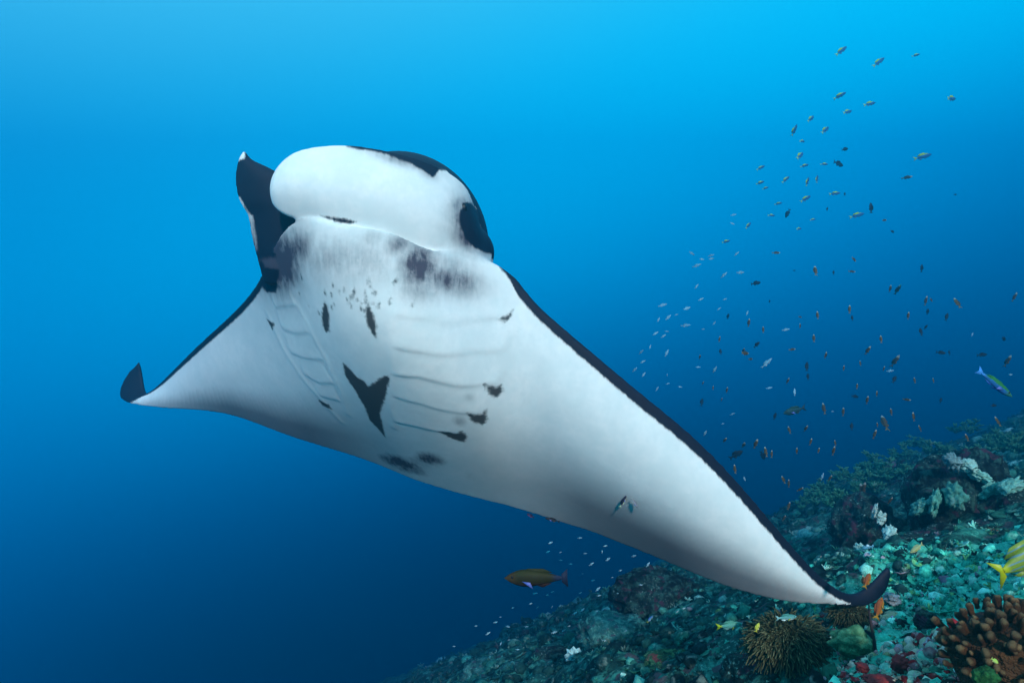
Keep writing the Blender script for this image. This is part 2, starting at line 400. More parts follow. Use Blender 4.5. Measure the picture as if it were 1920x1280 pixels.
for pl in ([(448, 278), (460, 280), (458, 297), (447, 302), (444, 296)], [(438, 368), (449, 370), (461, 392), (473, 408), (468, 416), (452, 400)], [(466, 402), (474, 404), (484, 470), (478, 472)]):
    sd = poly_sd([P(p[0], p[1], 3.2)[[0, 2]] for p in pl], X[:, [0, 2]] * (3.2 / X[:, 1:2]))
    dark = np.where((df < 0.02) & (X[:, 1] < 3.4), np.minimum(dark, np.clip(-sd, -0.05, 0.05)), dark)
# soft pigment clouds: centre, radii (px), turn, strength
grey = np.zeros(nv)
CLOUDS = [ (785, 495, 46, 56, 0, 1.15), (788, 505, 14, 38, 0, 1.5), (845, 525, 66, 34, 15, 0.95), (790, 540, 52, 30, 0, 0.7), (650, 488, 140, 52, 3, 0.55), (840, 505, 70, 40, 12, 0.55), (525, 490, 42, 66, -10, 1.5), (498, 470, 30, 80, -10, 1.5),
 (508, 515, 30, 42, 10, 1.2), (556, 462, 36, 48, 0, 0.9), (530, 525, 32, 44, 20, 0.85), (700, 450, 30, 26, 0, 0.5), (748, 460, 34, 26, 0, 1.0), (752, 868, 56, 15, 20, 1.25), (806, 860, 34, 13, 12, 1.15), (778, 866, 60, 12, 15, 0.6), (862, 790, 15, 10, 20, 0.5),
 (880, 745, 10, 8, 0, 0.35), (885, 892, 40, 16, 10, 0.4), (1170, 940, 30, 10, 25, 0.15), (680, 425, 60, 8, 6, 0.2), (880, 478, 40, 16, 10, 0.4)]
EYE_CLOUDS = [(878, 420, 34, 58, -18, 1.2), (892, 446, 52, 34, 20, 1.2), (866, 388, 24, 24, 0, 1.0), (860, 470, 50, 24, 10, 0.35), (755, 303, 75, 11, 17, 0.65), (800, 322, 26, 12, 30, 0.6)]
for ci, (px, py, rx, ry, rot, s_) in enumerate(CLOUDS + EYE_CLOUDS):
    hh = hit(px, py)
    if hh is None: hh = P(px, py, 3.1)
    r_ = math.radians(rot); q = (X[:, [0, 2]] * (hh[1] / X[:, 1:2]) - hh[[0, 2]]) * np.array((1, -1)) * FOC / hh[1]
    q = np.stack([(q[:, 0] * math.cos(r_) + q[:, 1] * math.sin(r_)) / rx, (-q[:, 0] * math.sin(r_) + q[:, 1] * math.cos(r_)) / ry], 1)
    near = np.linalg.norm(X - hh, axis=1) < 0.45
    if ci < len(CLOUDS): near = near & ~((iv >= NU * NC + int((hs > 0.20).sum()) + int(es.sum())))
    grey = np.maximum(grey, s_ * np.exp(-(q ** 2).sum(1) * 1.1) * near * front)
# dusky band along the hind edge of the wings
band = np.interp(uu, [2, 4, 5, 6.5, 8, 10, 12, 14, 16, 18, 20, 22, 23], [0.05, 0.3, 0.75, 0.85, 0.55, 0.3, 0.3, 0.45, 0.8, 0.9, 0.75, 0.5, 0.2])
hind = (np.where(on_grid, band * np.clip((cc - 0.60) / 0.28, 0, 1) ** 1.2, 0))
lob = (iv >= NU * NC + int((hs > 0.20).sum()) + int(es.sum()))

# gill flaps: overlapping folds on the belly
no = np.empty(nv * 3); body.vertices.foreach_set("co", X.ravel()); body.update(); body.vertices.foreach_get("normal", no); no = no.reshape(-1, 3)
GILLS = [[(733, 588), (800, 597), (850, 605), (905, 600), (955, 596)], [(733, 648), (790, 660), (860, 664), (945, 664)], [(733, 701), (785, 706), (830, 718), (900, 722), (938, 722)],
 [(735, 742), (790, 757), (830, 769), (880, 775), (905, 775)], [(738, 790), (780, 799), (820, 808), (868, 812)],
 [(516, 577), (557, 571)], [(528, 616), (555, 625), (582, 623)], [(543, 660), (575, 672), (608, 674)], [(568, 700), (600, 718), (628, 718)], [(600, 742), (640, 752)]]
disp = np.zeros(nv); line = np.zeros(nv) - 0.05
for pl in GILLS:
    pp = [st(*p) for p in pl]
    tot = sum(np.linalg.norm(b_ - a_) for a_, b_ in zip(pp[:-1], pp[1:])); run = 0
    best = np.full(nv, 1e9); sg = np.zeros(nv); al = np.zeros(nv)
    for a_, b_ in zip(pp[:-1], pp[1:]):
        e = b_ - a_; le = np.linalg.norm(e); wv = ST2 - a_; h_ = (wv @ e) / le ** 2; hcl = np.clip(h_, 0, 1)
        r = wv - hcl[:, None] * e; d_ = np.linalg.norm(r, axis=1); m_ = d_ < best
        nrm = np.array((e[1], -e[0])) / le; nrm = nrm if nrm[1] < 0 else -nrm
        best = np.where(m_, d_, best); sg = np.where(m_, wv @ nrm, sg); al = np.where(m_, (run + hcl * le) / tot, al); run += le
    fade = np.clip(al / 0.08, 0, 1) * np.clip((1 - al) / 0.08, 0, 1) * (best < 0.2) * front
    up_ = np.exp(-np.abs(sg) / 0.075) / (1 + np.exp(-np.clip(sg / 0.0055, -40, 40)))
    disp += fade * ((0.0062 if pl[0][1] < 720 else 0.0042) if len(pl) > 3 else 0.0040) * up_
    if len(pl) > 3: line = np.maximum(line, np.where((fade > 0.2), 0.002 - best, -0.05))
X += no * disp[:, None]
# throat ridges either side of the gills
for pl in ([(733, 580), (735, 650), (733, 720), (738, 800)], [(557, 571), (585, 625), (612, 676), (640, 735), (652, 775)], [(503, 590), (530, 650), (565, 705), (600, 745), (640, 790)], [(952, 590), (948, 660)]):
    pp = [st(*p) for p in pl]; best = np.full(nv, 1e9)
    for a_, b_ in zip(pp[:-1], pp[1:]):
        e = b_ - a_; wv = ST2 - a_; h_ = np.clip((wv @ e) / (e @ e), 0, 1); best = np.minimum(best, np.linalg.norm(wv - h_[:, None] * e, axis=1))
    X += no * (0.0022 * np.exp(-(best / 0.022) ** 2) * front)[:, None]
body.vertices.foreach_set("co", X.ravel()); body.update()
for nm, arr in (("dark", dark), ("mark", mark), ("grey", grey), ("hind", hind), ("line", line)):
    at = body.attributes.new(nm, 'FLOAT', 'POINT'); at.data.foreach_set("value", arr.astype(np.float32))
body.polygons.foreach_set("use_smooth", [True] * len(body.polygons))

g = N("manta_skin", 0.6, 0.16)
co = g.coord()
fz = g.noise(co, 75, 4, 0.75); streak = g.noise(g.scale(co, (26, 10, 5)), 2.2, 5, 0.65, 0.3); mott = g.noise(co, 6, 5, 0.6)
dk = g.attr("dark").outputs["Fac"]; gy = g.attr("grey").outputs["Fac"]; ln = g.attr("line").outputs["Fac"]
wht0 = g.mix(g.step(g.noise(co, 24, 6, 0.75), 0.35, 0.72), (0.76, 0.78, 0.77), (0.69, 0.73, 0.73))
wht = g.mix(g.step(mott, 0.3, 0.75), wht0, (0.64, 0.70, 0.70))
gy = g.math('MULTIPLY', gy, g.step(g.noise(co, 11, 6, 0.7), 0.25, 0.7, 0.7, 1.15))
gf = g.math('MULTIPLY', gy, g.step(streak, 0.25, 0.75, 0.75, 1.1))
gf = g.math('MINIMUM', g.math('MAXIMUM', gf, g.math('MULTIPLY', g.attr('hind').outputs['Fac'], 0.95)), 0.97)
c = g.mix(gf, wht, (0.040, 0.034, 0.060))
c = g.mix(g.math('MULTIPLY', g.step(ln, -0.001, 0.003), 0.05), c, (0.12, 0.14, 0.15))  # thin dark line along the gill folds: crease shade put into colour
mk_ = g.math('ADD', g.attr('mark').outputs['Fac'], g.math('MULTIPLY', g.math('SUBTRACT', g.noise(co, 48, 6, 0.8), 0.5), 0.045))
c = g.mix(g.math('MULTIPLY', g.step(mk_, -0.010, 0.008), 0.95), c, g.mix(fz, (0.014, 0.014, 0.018), (0.035, 0.034, 0.038)))
df_ = g.math('ADD', dk, g.math('MULTIPLY', g.math('ADD', g.math('SUBTRACT', fz, 0.5), g.math('MULTIPLY', g.math('SUBTRACT', streak, 0.5), 1.6)), 0.012))
c = g.mix(g.step(df_, -0.007, 0.006), c, g.mix(fz, (0.003, 0.005, 0.014), (0.008, 0.013, 0.032)))
g.bump(g.math('ADD', g.math('MULTIPLY', g.noise(co, 160, 4, 0.7), 0.5), g.math('MULTIPLY', g.noise(co, 18, 4, 0.6), 0.7)), 0.13, 0.012)
g.base(c); MANTA = g.m
body.materials.clear(); body.materials.append(MANTA)
manta = empty("manta_ray", tuple(O))
tag(manta, "giant black and white manta ray gliding belly towards the camera above the reef", "manta ray")
bo = link("body", body, manta); bo.matrix_parent_inverse = Matrix.Translation(-Vector(O))
EYE = N("wet_black_eye", 0.4, 0.25).base((0.006, 0.006, 0.009))
def ball(n=12, m=16):
    v = [(0, 0, 1)]; f = []
    for i in range(1, n):
        t_ = math.pi * i / n
        for j in range(m): v.append((math.sin(t_) * math.cos(2 * math.pi * j / m), math.sin(t_) * math.sin(2 * math.pi * j / m), math.cos(t_)))
    v.append((0, 0, -1)); k_ = len(v) - 1
    for j in range(m):
        f.append((0, 1 + j, 1 + (j + 1) % m)); f.append((k_, k_ - m + (j + 1) % m, k_ - m + j))
        for i in range(n - 2): a_ = 1 + i * m; f.append((a_ + j, a_ + m + j, a_ + m + (j + 1) % m, a_ + (j + 1) % m))
    return v, f
eb = ball(); eye = link("eye", mesh("eye", eb[0], eb[1], EYE), manta)
eh = hit(869, 389); eye.matrix_parent_inverse = Matrix.Translation(-Vector(O)); eye.location = tuple(eh + np.array((0, 0.012, 0))); eye.scale = (0.018, 0.016, 0.024)

# ------------------------------------------------------------------ the water
g = bpy.data.materials.new("sea_water"); g.use_nodes = True; t = g.node_tree; t.nodes.clear()
mo = t.nodes.new("ShaderNodeOutputMaterial"); pv = t.nodes.new("ShaderNodeVolumePrincipled")
pv.inputs["Color"].default_value = (0.0, 0.11, 0.14, 1); pv.inputs["Density"].default_value = 0.32
pv.inputs["Absorption Color"].default_value = (0.58, 0.75, 0.93, 1); pv.inputs["Anisotropy"].default_value = 0.8
t.links.new(pv.outputs[0], mo.inputs["Volume"])
x0, x1, y0, y1, z0, z1 = -17, 26, -0.7, GY1 + 0.5, -26, 6.5
hm = mesh("haze", [(x, y, z) for z in (z0, z1) for y in (y0, y1) for x in (x0, x1)], [(0, 2, 3, 1), (4, 5, 7, 6), (0, 1, 5, 4), (2, 6, 7, 3), (0, 4, 6, 2), (1, 3, 7, 5)], g, False)
tag(link("haze", hm), kind="stuff")

# ------------------------------------------------------------------ reef growth
def on_ground(px, py, detail=True):
    """where the line of sight through a photo pixel meets the reef slope"""
    d = P(px, py, 1.0); t_ = 0.8
    while t_ < 30:
        p = d * t_
        if p[2] <= ground_z(p[0], p[1], detail): return p
        t_ *= 1.012
    return d * 14.0

def ico(sub):
    bm = bmesh.new(); bmesh.ops.create_icosphere(bm, subdivisions=sub, radius=1.0)
    v = np.array([tuple(x.co) for x in bm.verts]); f = [tuple(x.index for x in q.verts) for q in bm.faces]; bm.free()
    return v, np.array(f)
ICO1, ICO2, ICO3, ICO4 = ico(2), ico(3), ico(4), ico(5)

def lumpy(base, seed, amp=0.35, fr=1.6, ridge=0.0, fine=0.0):
    v, f = base; o = Vector((seed * 3.7, seed * 1.3, seed * 2.1)); r = []
    for p in v:
        q = Vector(p); k_ = 1 + amp * noise.noise(q * fr + o) + ridge * (0.5 - abs(noise.noise(q * fr * 2.3 + o))) + fine * noise.noise(q * fr * 6 + o)
        r.append(k_)
    return v * np.array(r)[:, None], f

def prongs(seed, n=8, spread=1.0, thick=0.16, sides=5):
    """clump of blunt tapered branches"""
    rr = random.Random(seed); V, F = [], []
    for _ in range(n):
        az = rr.uniform(0, 2 * math.pi); tl = rr.uniform(0, 1) ** 0.7 * spread
        d = Vector((math.cos(az) * tl, math.sin(az) * tl, 1.0)).normalized(); L_ = rr.uniform(0.6, 1.1)
        a_ = d.orthogonal().normalized(); b_ = d.cross(a_); o_ = len(V); bend = Vector((rr.uniform(-.2, .2), rr.uniform(-.2, .2), 0))
        for (h_, r_) in ((-0.1, 1.0), (0.45, 0.85), (0.85, 0.75), (1.0, 0.35)):
            c_ = d * (h_ * L_) + bend * (h_ * h_)
            for j in range(sides):
                an = 2 * math.pi * j / sides; V.append(tuple(c_ + (a_ * math.cos(an) + b_ * math.sin(an)) * thick * r_))
        for k_ in range(3):
            for j in range(sides):
                j2 = (j + 1) % sides; p0 = o_ + k_ * sides
                F += [(p0 + j, p0 + j2, p0 + sides + j2), (p0 + j, p0 + sides + j2, p0 + sides + j)]
        for j in range(1, sides - 1): F.append((o_ + 3 * sides, o_ + 3 * sides + j, o_ + 3 * sides + j + 1))
    return np.array(V), np.array(F)

def plate(seed):
    rr = random.Random(seed); V = [(0, 0, 0.12)]; F = []; m_ = 11
    for k_, (r_, z_) in enumerate(((0.55, 0.16), (1.0, 0.24), (1.02, 0.16), (0.35, -0.15))):
        for j in range(m_):
            an = 2 * math.pi * j / m_; w_ = 1 + (0.28 * noise.noise(Vector((math.cos(an) * 1.3, math.sin(an) * 1.3, seed * 5.3))) if k_ < 3 else 0)
            V.append((r_ * w_ * math.cos(an), r_ * w_ * math.sin(an), z_ + 0.12 * math.sin(an * 3 + seed)))
    for j in range(m_):
        j2 = (j + 1) % m_; F.append((0, 1 + j, 1 + j2))
        for k_ in range(3):
            a_, b_ = 1 + k_ * m_, 1 + (k_ + 1) * m_; F += [(a_ + j, b_ + j, b_ + j2), (a_ + j, b_ + j2, a_ + j2)]
    return np.array(V), np.array(F)

def rot_to(d, spin):
    d = Vector(d).normalized(); q = Vector((0, 0, 1)).rotation_difference(d)
    return np.array((q.to_matrix() @ Matrix.Rotation(spin, 3, 'Z')))

def coral_material(name, rough=0.8, bump=0.5, sc=40):
    g = N(name, 0.95, 0.05); c = g.attr("Col").outputs["Color"]; co = g.coord()
    n1 = g.noise(co, sc, 5, 0.65); n2 = g.noise(co, sc * 0.25, 3, 0.6)
    c = g.mix(1.0, c, g.mix(g.step(n1, 0.3, 0.7), (0.55, 0.55, 0.55), (1.25, 1.25, 1.25)), 'MULTIPLY')
    c = g.mix(g.math('MULTIPLY', g.step(n2, 0.56, 0.68), 0.35), c, (0.30, 0.42, 0.36))
    g.bump(n1, bump, 0.02); return g.base(c)
CRUST = coral_material("coral_crust")

ICO0 = ico(1)
ICOH = ico(2)
VAR = [lumpy(ICO0, s_, 0.9, 2.2, 0.5) for s_ in range(4)] + [prongs(s_, 6, 1.3, 0.11, 4) for s_ in range(8)] + [plate(s_) for s_ in range(3)] + [prongs(s_ + 20, 5, 0.9, 0.17, 4) for s_ in range(6)]
TEAL = [((0.05, 0.34, 0.26), 4), ((0.025, 0.17, 0.14), 5), ((0.12, 0.46, 0.36), 2), ((0.40, 0.74, 0.64), 1.4), ((0.006, 0.020, 0.025), 9), ((0.015, 0.07, 0.065), 7), ((0.20, 0.14, 0.20), 0.6), ((0.08, 0.11, 0.02), 1), ((0.02, 0.15, 0.06), 2), ((0.10, 0.02, 0.03), 0.5)]
ORDER = [(0.005, 0.016, 0.020), (0.008, 0.025, 0.028), (0.010, 0.040, 0.040), (0.012, 0.055, 0.050), (0.016, 0.075, 0.065), (0.02, 0.11, 0.09), (0.025, 0.15, 0.10), (0.03, 0.20, 0.15), (0.05, 0.28, 0.21), (0.09, 0.38, 0.29), (0.16, 0.50, 0.40), (0.34, 0.68, 0.58)]
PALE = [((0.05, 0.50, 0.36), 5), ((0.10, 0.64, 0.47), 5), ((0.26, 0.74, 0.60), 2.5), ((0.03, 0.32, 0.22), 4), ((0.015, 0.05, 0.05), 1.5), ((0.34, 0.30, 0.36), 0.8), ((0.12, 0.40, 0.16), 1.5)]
RED = [((0.30, 0.44, 0.34), 3), ((0.45, 0.42, 0.34), 1.5), ((0.20, 0.015, 0.02), 2.5), ((0.30, 0.14, 0.16), 2), ((0.02, 0.03, 0.03), 2), ((0.10, 0.22, 0.15), 2), ((0.35, 0.30, 0.36), 1)]
def scatter(name, n, area, pal, size, seed, mat=CRUST, flat=0.8):
    """uncountable growth as one mesh: area() gives (x, y)"""
    rr = random.Random(seed); V, F, K = [], [], []; off_ = 0
    cols = [c for c, w_ in pal]; ws = [w_ for c, w_ in pal]
    for _ in range(n):
        x, y = area(rr)
        if x is None: continue
        z = ground_z(x, y); sz = size(rr, y)
        v, f = VAR[rr.randrange(len(VAR))]
        tilt = (rr.gauss(0, 0.35) - 0.25, rr.gauss(0, 0.35) - 0.1, 1)
        M_ = rot_to(tilt, rr.uniform(0, 6.28)) * sz * np.array((1, 1, rr.uniform(0.6, 1.1) * flat))
        V.append(v @ M_.T + np.array((x, y, z + sz * 0.15))); F.append(f + off_); off_ += len(v)
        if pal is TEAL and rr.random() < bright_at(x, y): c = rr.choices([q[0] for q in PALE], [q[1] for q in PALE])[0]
        elif pal is TEAL:
            u_ = min(0.999, max(0.0, 0.42 + 0.75 * noise.noise(Vector((x * 1.7, y * 1.7, 5.5))) + rr.gauss(0, 0.17))); c = ORDER[int(u_ * len(ORDER))]
            if rr.random() < 0.05: c = rr.choices(cols, ws)[0]
        else: c = rr.choices(cols, ws)[0]
        j_ = rr.uniform(0.6, 1.35)
        if y > 4.5: c = tuple(0.55 * q_ + 0.45 * m_ for q_, m_ in zip(c, (0.02, 0.10, 0.085))); j_ *= 0.9  # distance haze put into the colour: far pieces fade to dim teal
        K.append(np.tile(np.array((c[0] * j_, c[1] * j_, c[2] * j_, 1)), (len(v), 1)))
    V = np.concatenate(V); F = np.concatenate(F); K = np.concatenate(K)
    me = bpy.data.meshes.new(name); me.vertices.add(len(V)); me.vertices.foreach_set("co", V.ravel())
    me.loops.add(len(F) * 3); me.loops.foreach_set("vertex_index", F.ravel().astype(np.int32))
    me.polygons.add(len(F)); me.polygons.foreach_set("loop_start", np.arange(0, len(F) * 3, 3, dtype=np.int32))
    me.update(calc_edges=True); me.validate()
    at = me.attributes.new("Col", 'FLOAT_COLOR', 'POINT'); at.data.foreach_set("color", K.ravel().astype(np.float32))
    me.polygons.foreach_set("use_smooth", [True] * len(me.polygons)); me.materials.append(mat)
    return tag(link(name, me), kind="stuff")
def wide(rr):
    y = 1.6 * math.exp(rr.random() ** 0.9 * math.log(18 / 1.6)); lo, hi = -0.12 * y - 0.4, 0.85 * y + 0.4
    return rr.uniform(lo, hi), y
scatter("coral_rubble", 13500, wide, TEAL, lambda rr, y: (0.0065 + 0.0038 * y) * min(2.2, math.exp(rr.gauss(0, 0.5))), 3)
def sandy(rr):
    p = on_ground(rr.uniform(1630, 1960), rr.uniform(1050, 1200), False); return p[0] + rr.gauss(0, .03), p[1] + rr.gauss(0, .03)
scatter("turquoise_rubble", 4000, sandy, [(q_[0], q_[1]) for q_ in PALE] + [((0.01, 0.04, 0.04), 3)], lambda rr, y: (0.003 + 0.0024 * y) * min(3.2, math.exp(rr.gauss(0, 0.65))), 9)
def nearby(rr):
    p = on_ground(rr.uniform(1540, 1800), rr.uniform(1190, 1330), False); return p[0] + rr.gauss(0, .02), p[1] + rr.gauss(0, .02)
scatter("red_rubble", 1000, nearby, RED, lambda rr, y: 0.013 * min(1.8, math.exp(rr.gauss(0, 0.4))), 5)

def col_mesh(name, v, f, col, mat, grad=None):
    me = mesh(name, v, f, mat); at = me.attributes.new("Col", 'FLOAT_COLOR', 'POINT')
    K = np.tile(np.array((*col, 1.0)), (len(v), 1))
    if grad is not None:
        w_ = np.clip(grad[0], 0, 1)[:, None]; K[:, :3] = K[:, :3] * (1 - w_) + np.array(grad[1]) * w_
    at.data.foreach_set("color", K.ravel().astype(np.float32)); return me

# rocks and coral heads: (px, py of the middle, depth, half sizes m, seed, colour set, label, name, category)
ROCKM = {"dark": reef_material("dark_rock", ((0.006, 0.010, 0.014), (0.016, 0.035, 0.036), (0.035, 0.10, 0.085), (0.22, 0.46, 0.40), (0.06, 0.03, 0.05)), 2.0, 1.6),
         "teal": reef_material("teal_rock", ((0.02, 0.06, 0.06), (0.05, 0.19, 0.16), (0.12, 0.36, 0.29), (0.28, 0.54, 0.46), (0.10, 0.10, 0.12)), 5.0, 1.8),
         "moss": reef_material("mossy_rock", ((0.012, 0.03, 0.02), (0.03, 0.10, 0.05), (0.08, 0.22, 0.10), (0.25, 0.42, 0.28), (0.18, 0.05, 0.05)), 8.0, 1.8)}
ROCKS = [(1800, 945, 5.4, (0.34, 0.34, 0.40), 1, "dark", "tall dark reef rock with a pale crusted peak", 0.35),
 (1628, 1000, 5.9, (0.30, 0.28, 0.26), 2, "dark", "dark reef boulder with white patches behind the black wing tip", 0.35),
 (1905, 965, 5.0, (0.26, 0.26, 0.24), 3, "dark", "dark overgrown boulder at the picture's edge above the yellow striped snapper", 0.3),
 (1775, 1035, 4.5, (0.30, 0.22, 0.15), 4, "dark", "low dark rock put in for the shadow under the crusted peak", 0.3),  # dark rock stands in for the shaded region below the peak
 (1880, 1035, 4.2, (0.24, 0.20, 0.12), 9, "moss", "mossy green rock shelf behind the yellow striped snapper", 0.35),
 (1240, 1120, 6.8, (0.40, 0.35, 0.28), 5, "dark", "dark mound just under the white wing's hind edge", 0.35),
 (1150, 1190, 6.2, (0.30, 0.30, 0.16), 6, "teal", "teal crusted mound in the dim lower slope", 0.3),
 (1370, 1212, 4.4, (0.27, 0.24, 0.07), 7, "teal", "flat pale teal ledge beside the bushy dark coral", 0.2),
 (1040, 1250, 6.6, (0.26, 0.26, 0.16), 8, "dark", "dark rounded rock at the foot of the slope", 0.35),
 (930, 1262, 7.6, (0.34, 0.3, 0.14), 10, "teal", "pale teal rock where the slope drops into blue", 0.35),
 (1290, 1262, 4.1, (0.22, 0.2, 0.12), 11, "moss", "mossy green rock along the bottom edge below the teal ledge", 0.35),
 (1700, 1060, 4.9, (0.13, 0.12, 0.11), 12, "teal", "small round teal coral head right of the white coral chunks", 0.3),
 (1738, 1165, 3.1, (0.048, 0.045, 0.045), 13, "dark", "small round dark stone on the bright turquoise rubble", 0.2),
 (1440, 1275, 3.2, (0.20, 0.18, 0.09), 15, "dark", "black hollow rock beneath the bushy dark coral", 0.3),
 (1800, 1075, 4.0, (0.10, 0.10, 0.075), 16, "teal", "pinkish teal coral lump above the turquoise rubble", 0.3),
 (1680, 1115, 3.8, (0.085, 0.08, 0.05), 17, "dark", "small dark rock just beyond the curled wing tip", 0.3)]
for px, py, dep, hs_, sd_, mt, lb, amp in ROCKS:
    v, f = lumpy(ICO4, sd_, amp, 1.3, 0.35, 0.06)
    c_ = P(px, py, dep)
    me = mesh("reef_rock", v * np.array(hs_), f, ROCKM[mt]); o = link("reef_rock", me, None, tuple(c_)); tag(o, lb, "rock")
# soft coral bushes along the hazy ridge
def bush(n, seed, r=1.0):
    rr = random.Random(seed); V, F = [], []; off_ = 0
    for _ in range(n):
        d = Vector((rr.gauss(0, 1), rr.gauss(0, 1), abs(rr.gauss(0, 0.8)))).normalized() * rr.uniform(0.35, 0.95)
        v, f = prongs(rr.randrange(9999), 9, 1.6, 0.17, 4); s_ = rr.uniform(0.22, 0.42)
        V.append(v * s_ * np.array((1, 1, rr.uniform(0.6, 1.0))) + np.array(d)); F.append(f + off_); off_ += len(v)
    return np.concatenate(V), np.concatenate(F)
SOFT = coral_material("soft_coral", 0.8, 0.6, 25)
RIDGE = [(1812, 812, 10.5, 26, "topmost pale"), (1868, 832, 9.8, 26, "pale ragged"), (1718, 840, 11.5, 24, "small rounded"), (1762, 856, 11.0, 30, "broad dim"), (1690, 862, 11.5, 26, "mid-ridge"),
 (1640, 884, 11.5, 30, "bright green"), (1592, 904, 12, 28, "low green"), (1550, 924, 12, 26, "faint"), (1620, 922, 10, 34, "leafy yellow-green"), (1684, 898, 10, 34, "spreading green"),
 (1740, 892, 9.5, 30, "mossy"), (1520, 950, 12, 30, "dimmest outer"), (1572, 950, 10.5, 34, "wide blue-green"), (1850, 870, 8.6, 34, "large teal"), (1905, 850, 8.4, 34, "edge-cut dark")]
WHERE = ["on the ridge's high end", "beside the ridge's top", "standing up from the far ridge", "behind the crusted rock peak", "on the far ridge above two dark fish", "on the hazy slope",
 "on the far slope near the black wing edge", "fading into blue on the far slope", "on the nearer hazy slope", "left of the crusted rock peak", "touching the crusted rock peak", "where the ridge sinks into blue", "below the dimmest outer bush", "right of the crusted rock peak", "at the picture's edge"]
for i, (px, py, dep, rp, adj) in enumerate(RIDGE):
    dep = min(on_ground(px, py + rp * 0.5, False)[1], 13.5); v, f = bush(34, i + 5); R_ = rp / FOC * dep * 1.15; c_ = P(px, py, dep)
    k_ = random.Random(i).uniform(0.8, 1.25); col = (0.03 * k_, 0.19 * k_, 0.11 * k_)
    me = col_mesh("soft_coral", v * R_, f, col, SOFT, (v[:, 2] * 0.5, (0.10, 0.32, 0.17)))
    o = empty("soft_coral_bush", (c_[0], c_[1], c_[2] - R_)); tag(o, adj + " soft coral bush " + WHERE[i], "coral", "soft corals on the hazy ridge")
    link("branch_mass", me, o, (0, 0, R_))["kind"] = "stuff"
    hh_ = 0.5 * R_ + 0.15
    sv, sf = lumpy(ICO2, i + 2.5, 0.25, 1.6, 0.2); link("stalk", col_mesh("stalk", sv * np.array((R_ * 0.75, R_ * 0.75, hh_ * 0.75)), sf, (0.03, 0.12, 0.10), SOFT), o, (0, 0, R_ * 0.6 - hh_ * 0.7))

# white coral chunks
def chunk(px, py, dep, rp, seed, lb, col=(0.36, 0.62, 0.55), sq=0.7):
    v, f = lumpy(ICO3, seed, 0.75, 2.4, 0.7, 0.28); R_ = 1.15 * rp / FOC * dep
    o = link("coral_chunk", col_mesh("coral_chunk", v * R_ * np.array((1, 0.8, sq)), f, col, CRUST), None, tuple(P(px, py, dep))); o.rotation_euler = (0.2, 0.3 * seed, seed)
    return tag(o, lb, "coral")
chunk(1634, 1033, 4.9, 11, 1, "brightest white coral chunk, above the curled wing tip", (0.78, 0.9, 0.88))
chunk(1600, 1089, 4.3, 12, 2, "white coral chunk nearest the black wing edge", (0.75, 0.88, 0.84))
chunk(1659, 1045, 4.8, 9, 3, "ragged pale coral chunk right of the brightest one")
chunk(1611, 1028, 5.0, 7, 4, "small mint coral chunk left of the brightest white one")
chunk(1652, 971, 5.5, 8, 5, "small white crust on the dark boulder behind the wing tip", (0.42, 0.68, 0.62), 0.45)
chunk(1640, 958, 5.5, 9, 6, "thin pale crust along the top of the dark boulder", (0.45, 0.66, 0.6), 0.3)
chunk(1668, 1000, 5.3, 10, 7, "flat mint plate low on the dark boulder", (0.45, 0.75, 0.66), 0.3)
chunk(1586, 1100, 4.2, 7, 8, "small white bit under the black wing edge")
chunk(1822, 1058, 3.9, 8, 9, "flat white shell on the pinkish coral lump", (0.7, 0.78, 0.74), 0.4)
chunk(1672, 1122, 3.6, 11, 10, "pale lilac crust beside the small dark rock", (0.24, 0.30, 0.34), 0.6)
chunk(1815, 873, 5.05, 13, 11, "bright crust on the peak of the tall rock", (0.34, 0.62, 0.54), 0.6)
chunk(1835, 892, 5.05, 14, 12, "pale crust on the right shoulder of the tall rock", (0.22, 0.54, 0.45), 0.5)
chunk(1786, 866, 5.05, 12, 13, "grey-blue knobbly crust on the left of the peak", (0.14, 0.26, 0.27), 0.8)
chunk(1862, 925, 5.0, 18, 14, "long pale ledge slanting down from the tall rock", (0.16, 0.44, 0.36), 0.4)
chunk(1752, 942, 5.1, 16, 15, "mint plate on the tall rock's left flank", (0.10, 0.36, 0.28), 0.4)
chunk(1790, 930, 5.0, 16, 16, "teal plate in the middle of the tall rock", (0.08, 0.30, 0.24), 0.45)
chunk(1078, 1230, 5.6, 13, 17, "bright aqua patch low on the dim slope", (0.45, 0.75, 0.72), 0.4)
chunk(1725, 950, 5.2, 14, 18, "dark teal flap at the tall rock's foot", (0.08, 0.30, 0.25), 0.5)
chunk(1895, 910, 4.8, 15, 19, "pale twig-like crust on the edge boulder", (0.16, 0.42, 0.34), 0.35)

# brown cauliflower coral, near corner
def knob_mesh(seed):
    rr = random.Random(seed); V, F = [], []; m_ = 9; rings = [(-0.9, 0.42), (-0.2, 0.46), (0.35, 0.60), (0.75, 0.58), (0.98, 0.36)]
    for h_, r_ in rings:
        for j in range(m_):
            an = 2 * math.pi * j / m_; w_ = r_ * (1 + 0.22 * noise.noise(Vector((math.cos(an) * 1.5, math.sin(an) * 1.5, h_ + seed * 7))))
            V.append((w_ * math.cos(an), w_ * math.sin(an), h_ + 0.1 * math.sin(an * 2 + seed)))
    V.append((0, 0, 1.06))
    for k_ in range(len(rings) - 1):
        for j in range(m_): j2 = (j + 1) % m_; F.append((k_ * m_ + j, k_ * m_ + j2, (k_ + 1) * m_ + j2, (k_ + 1) * m_ + j))
    for j in range(m_): F.append(((len(rings) - 1) * m_ + j, (len(rings) - 1) * m_ + (j + 1) % m_, len(V) - 1))
    return np.array(V), F
gk = N("brown_coral", 0.75, 0.25); co = gk.coord(); sepz = gk.n("SeparateXYZ"); gk.L(co, sepz.inputs[0])
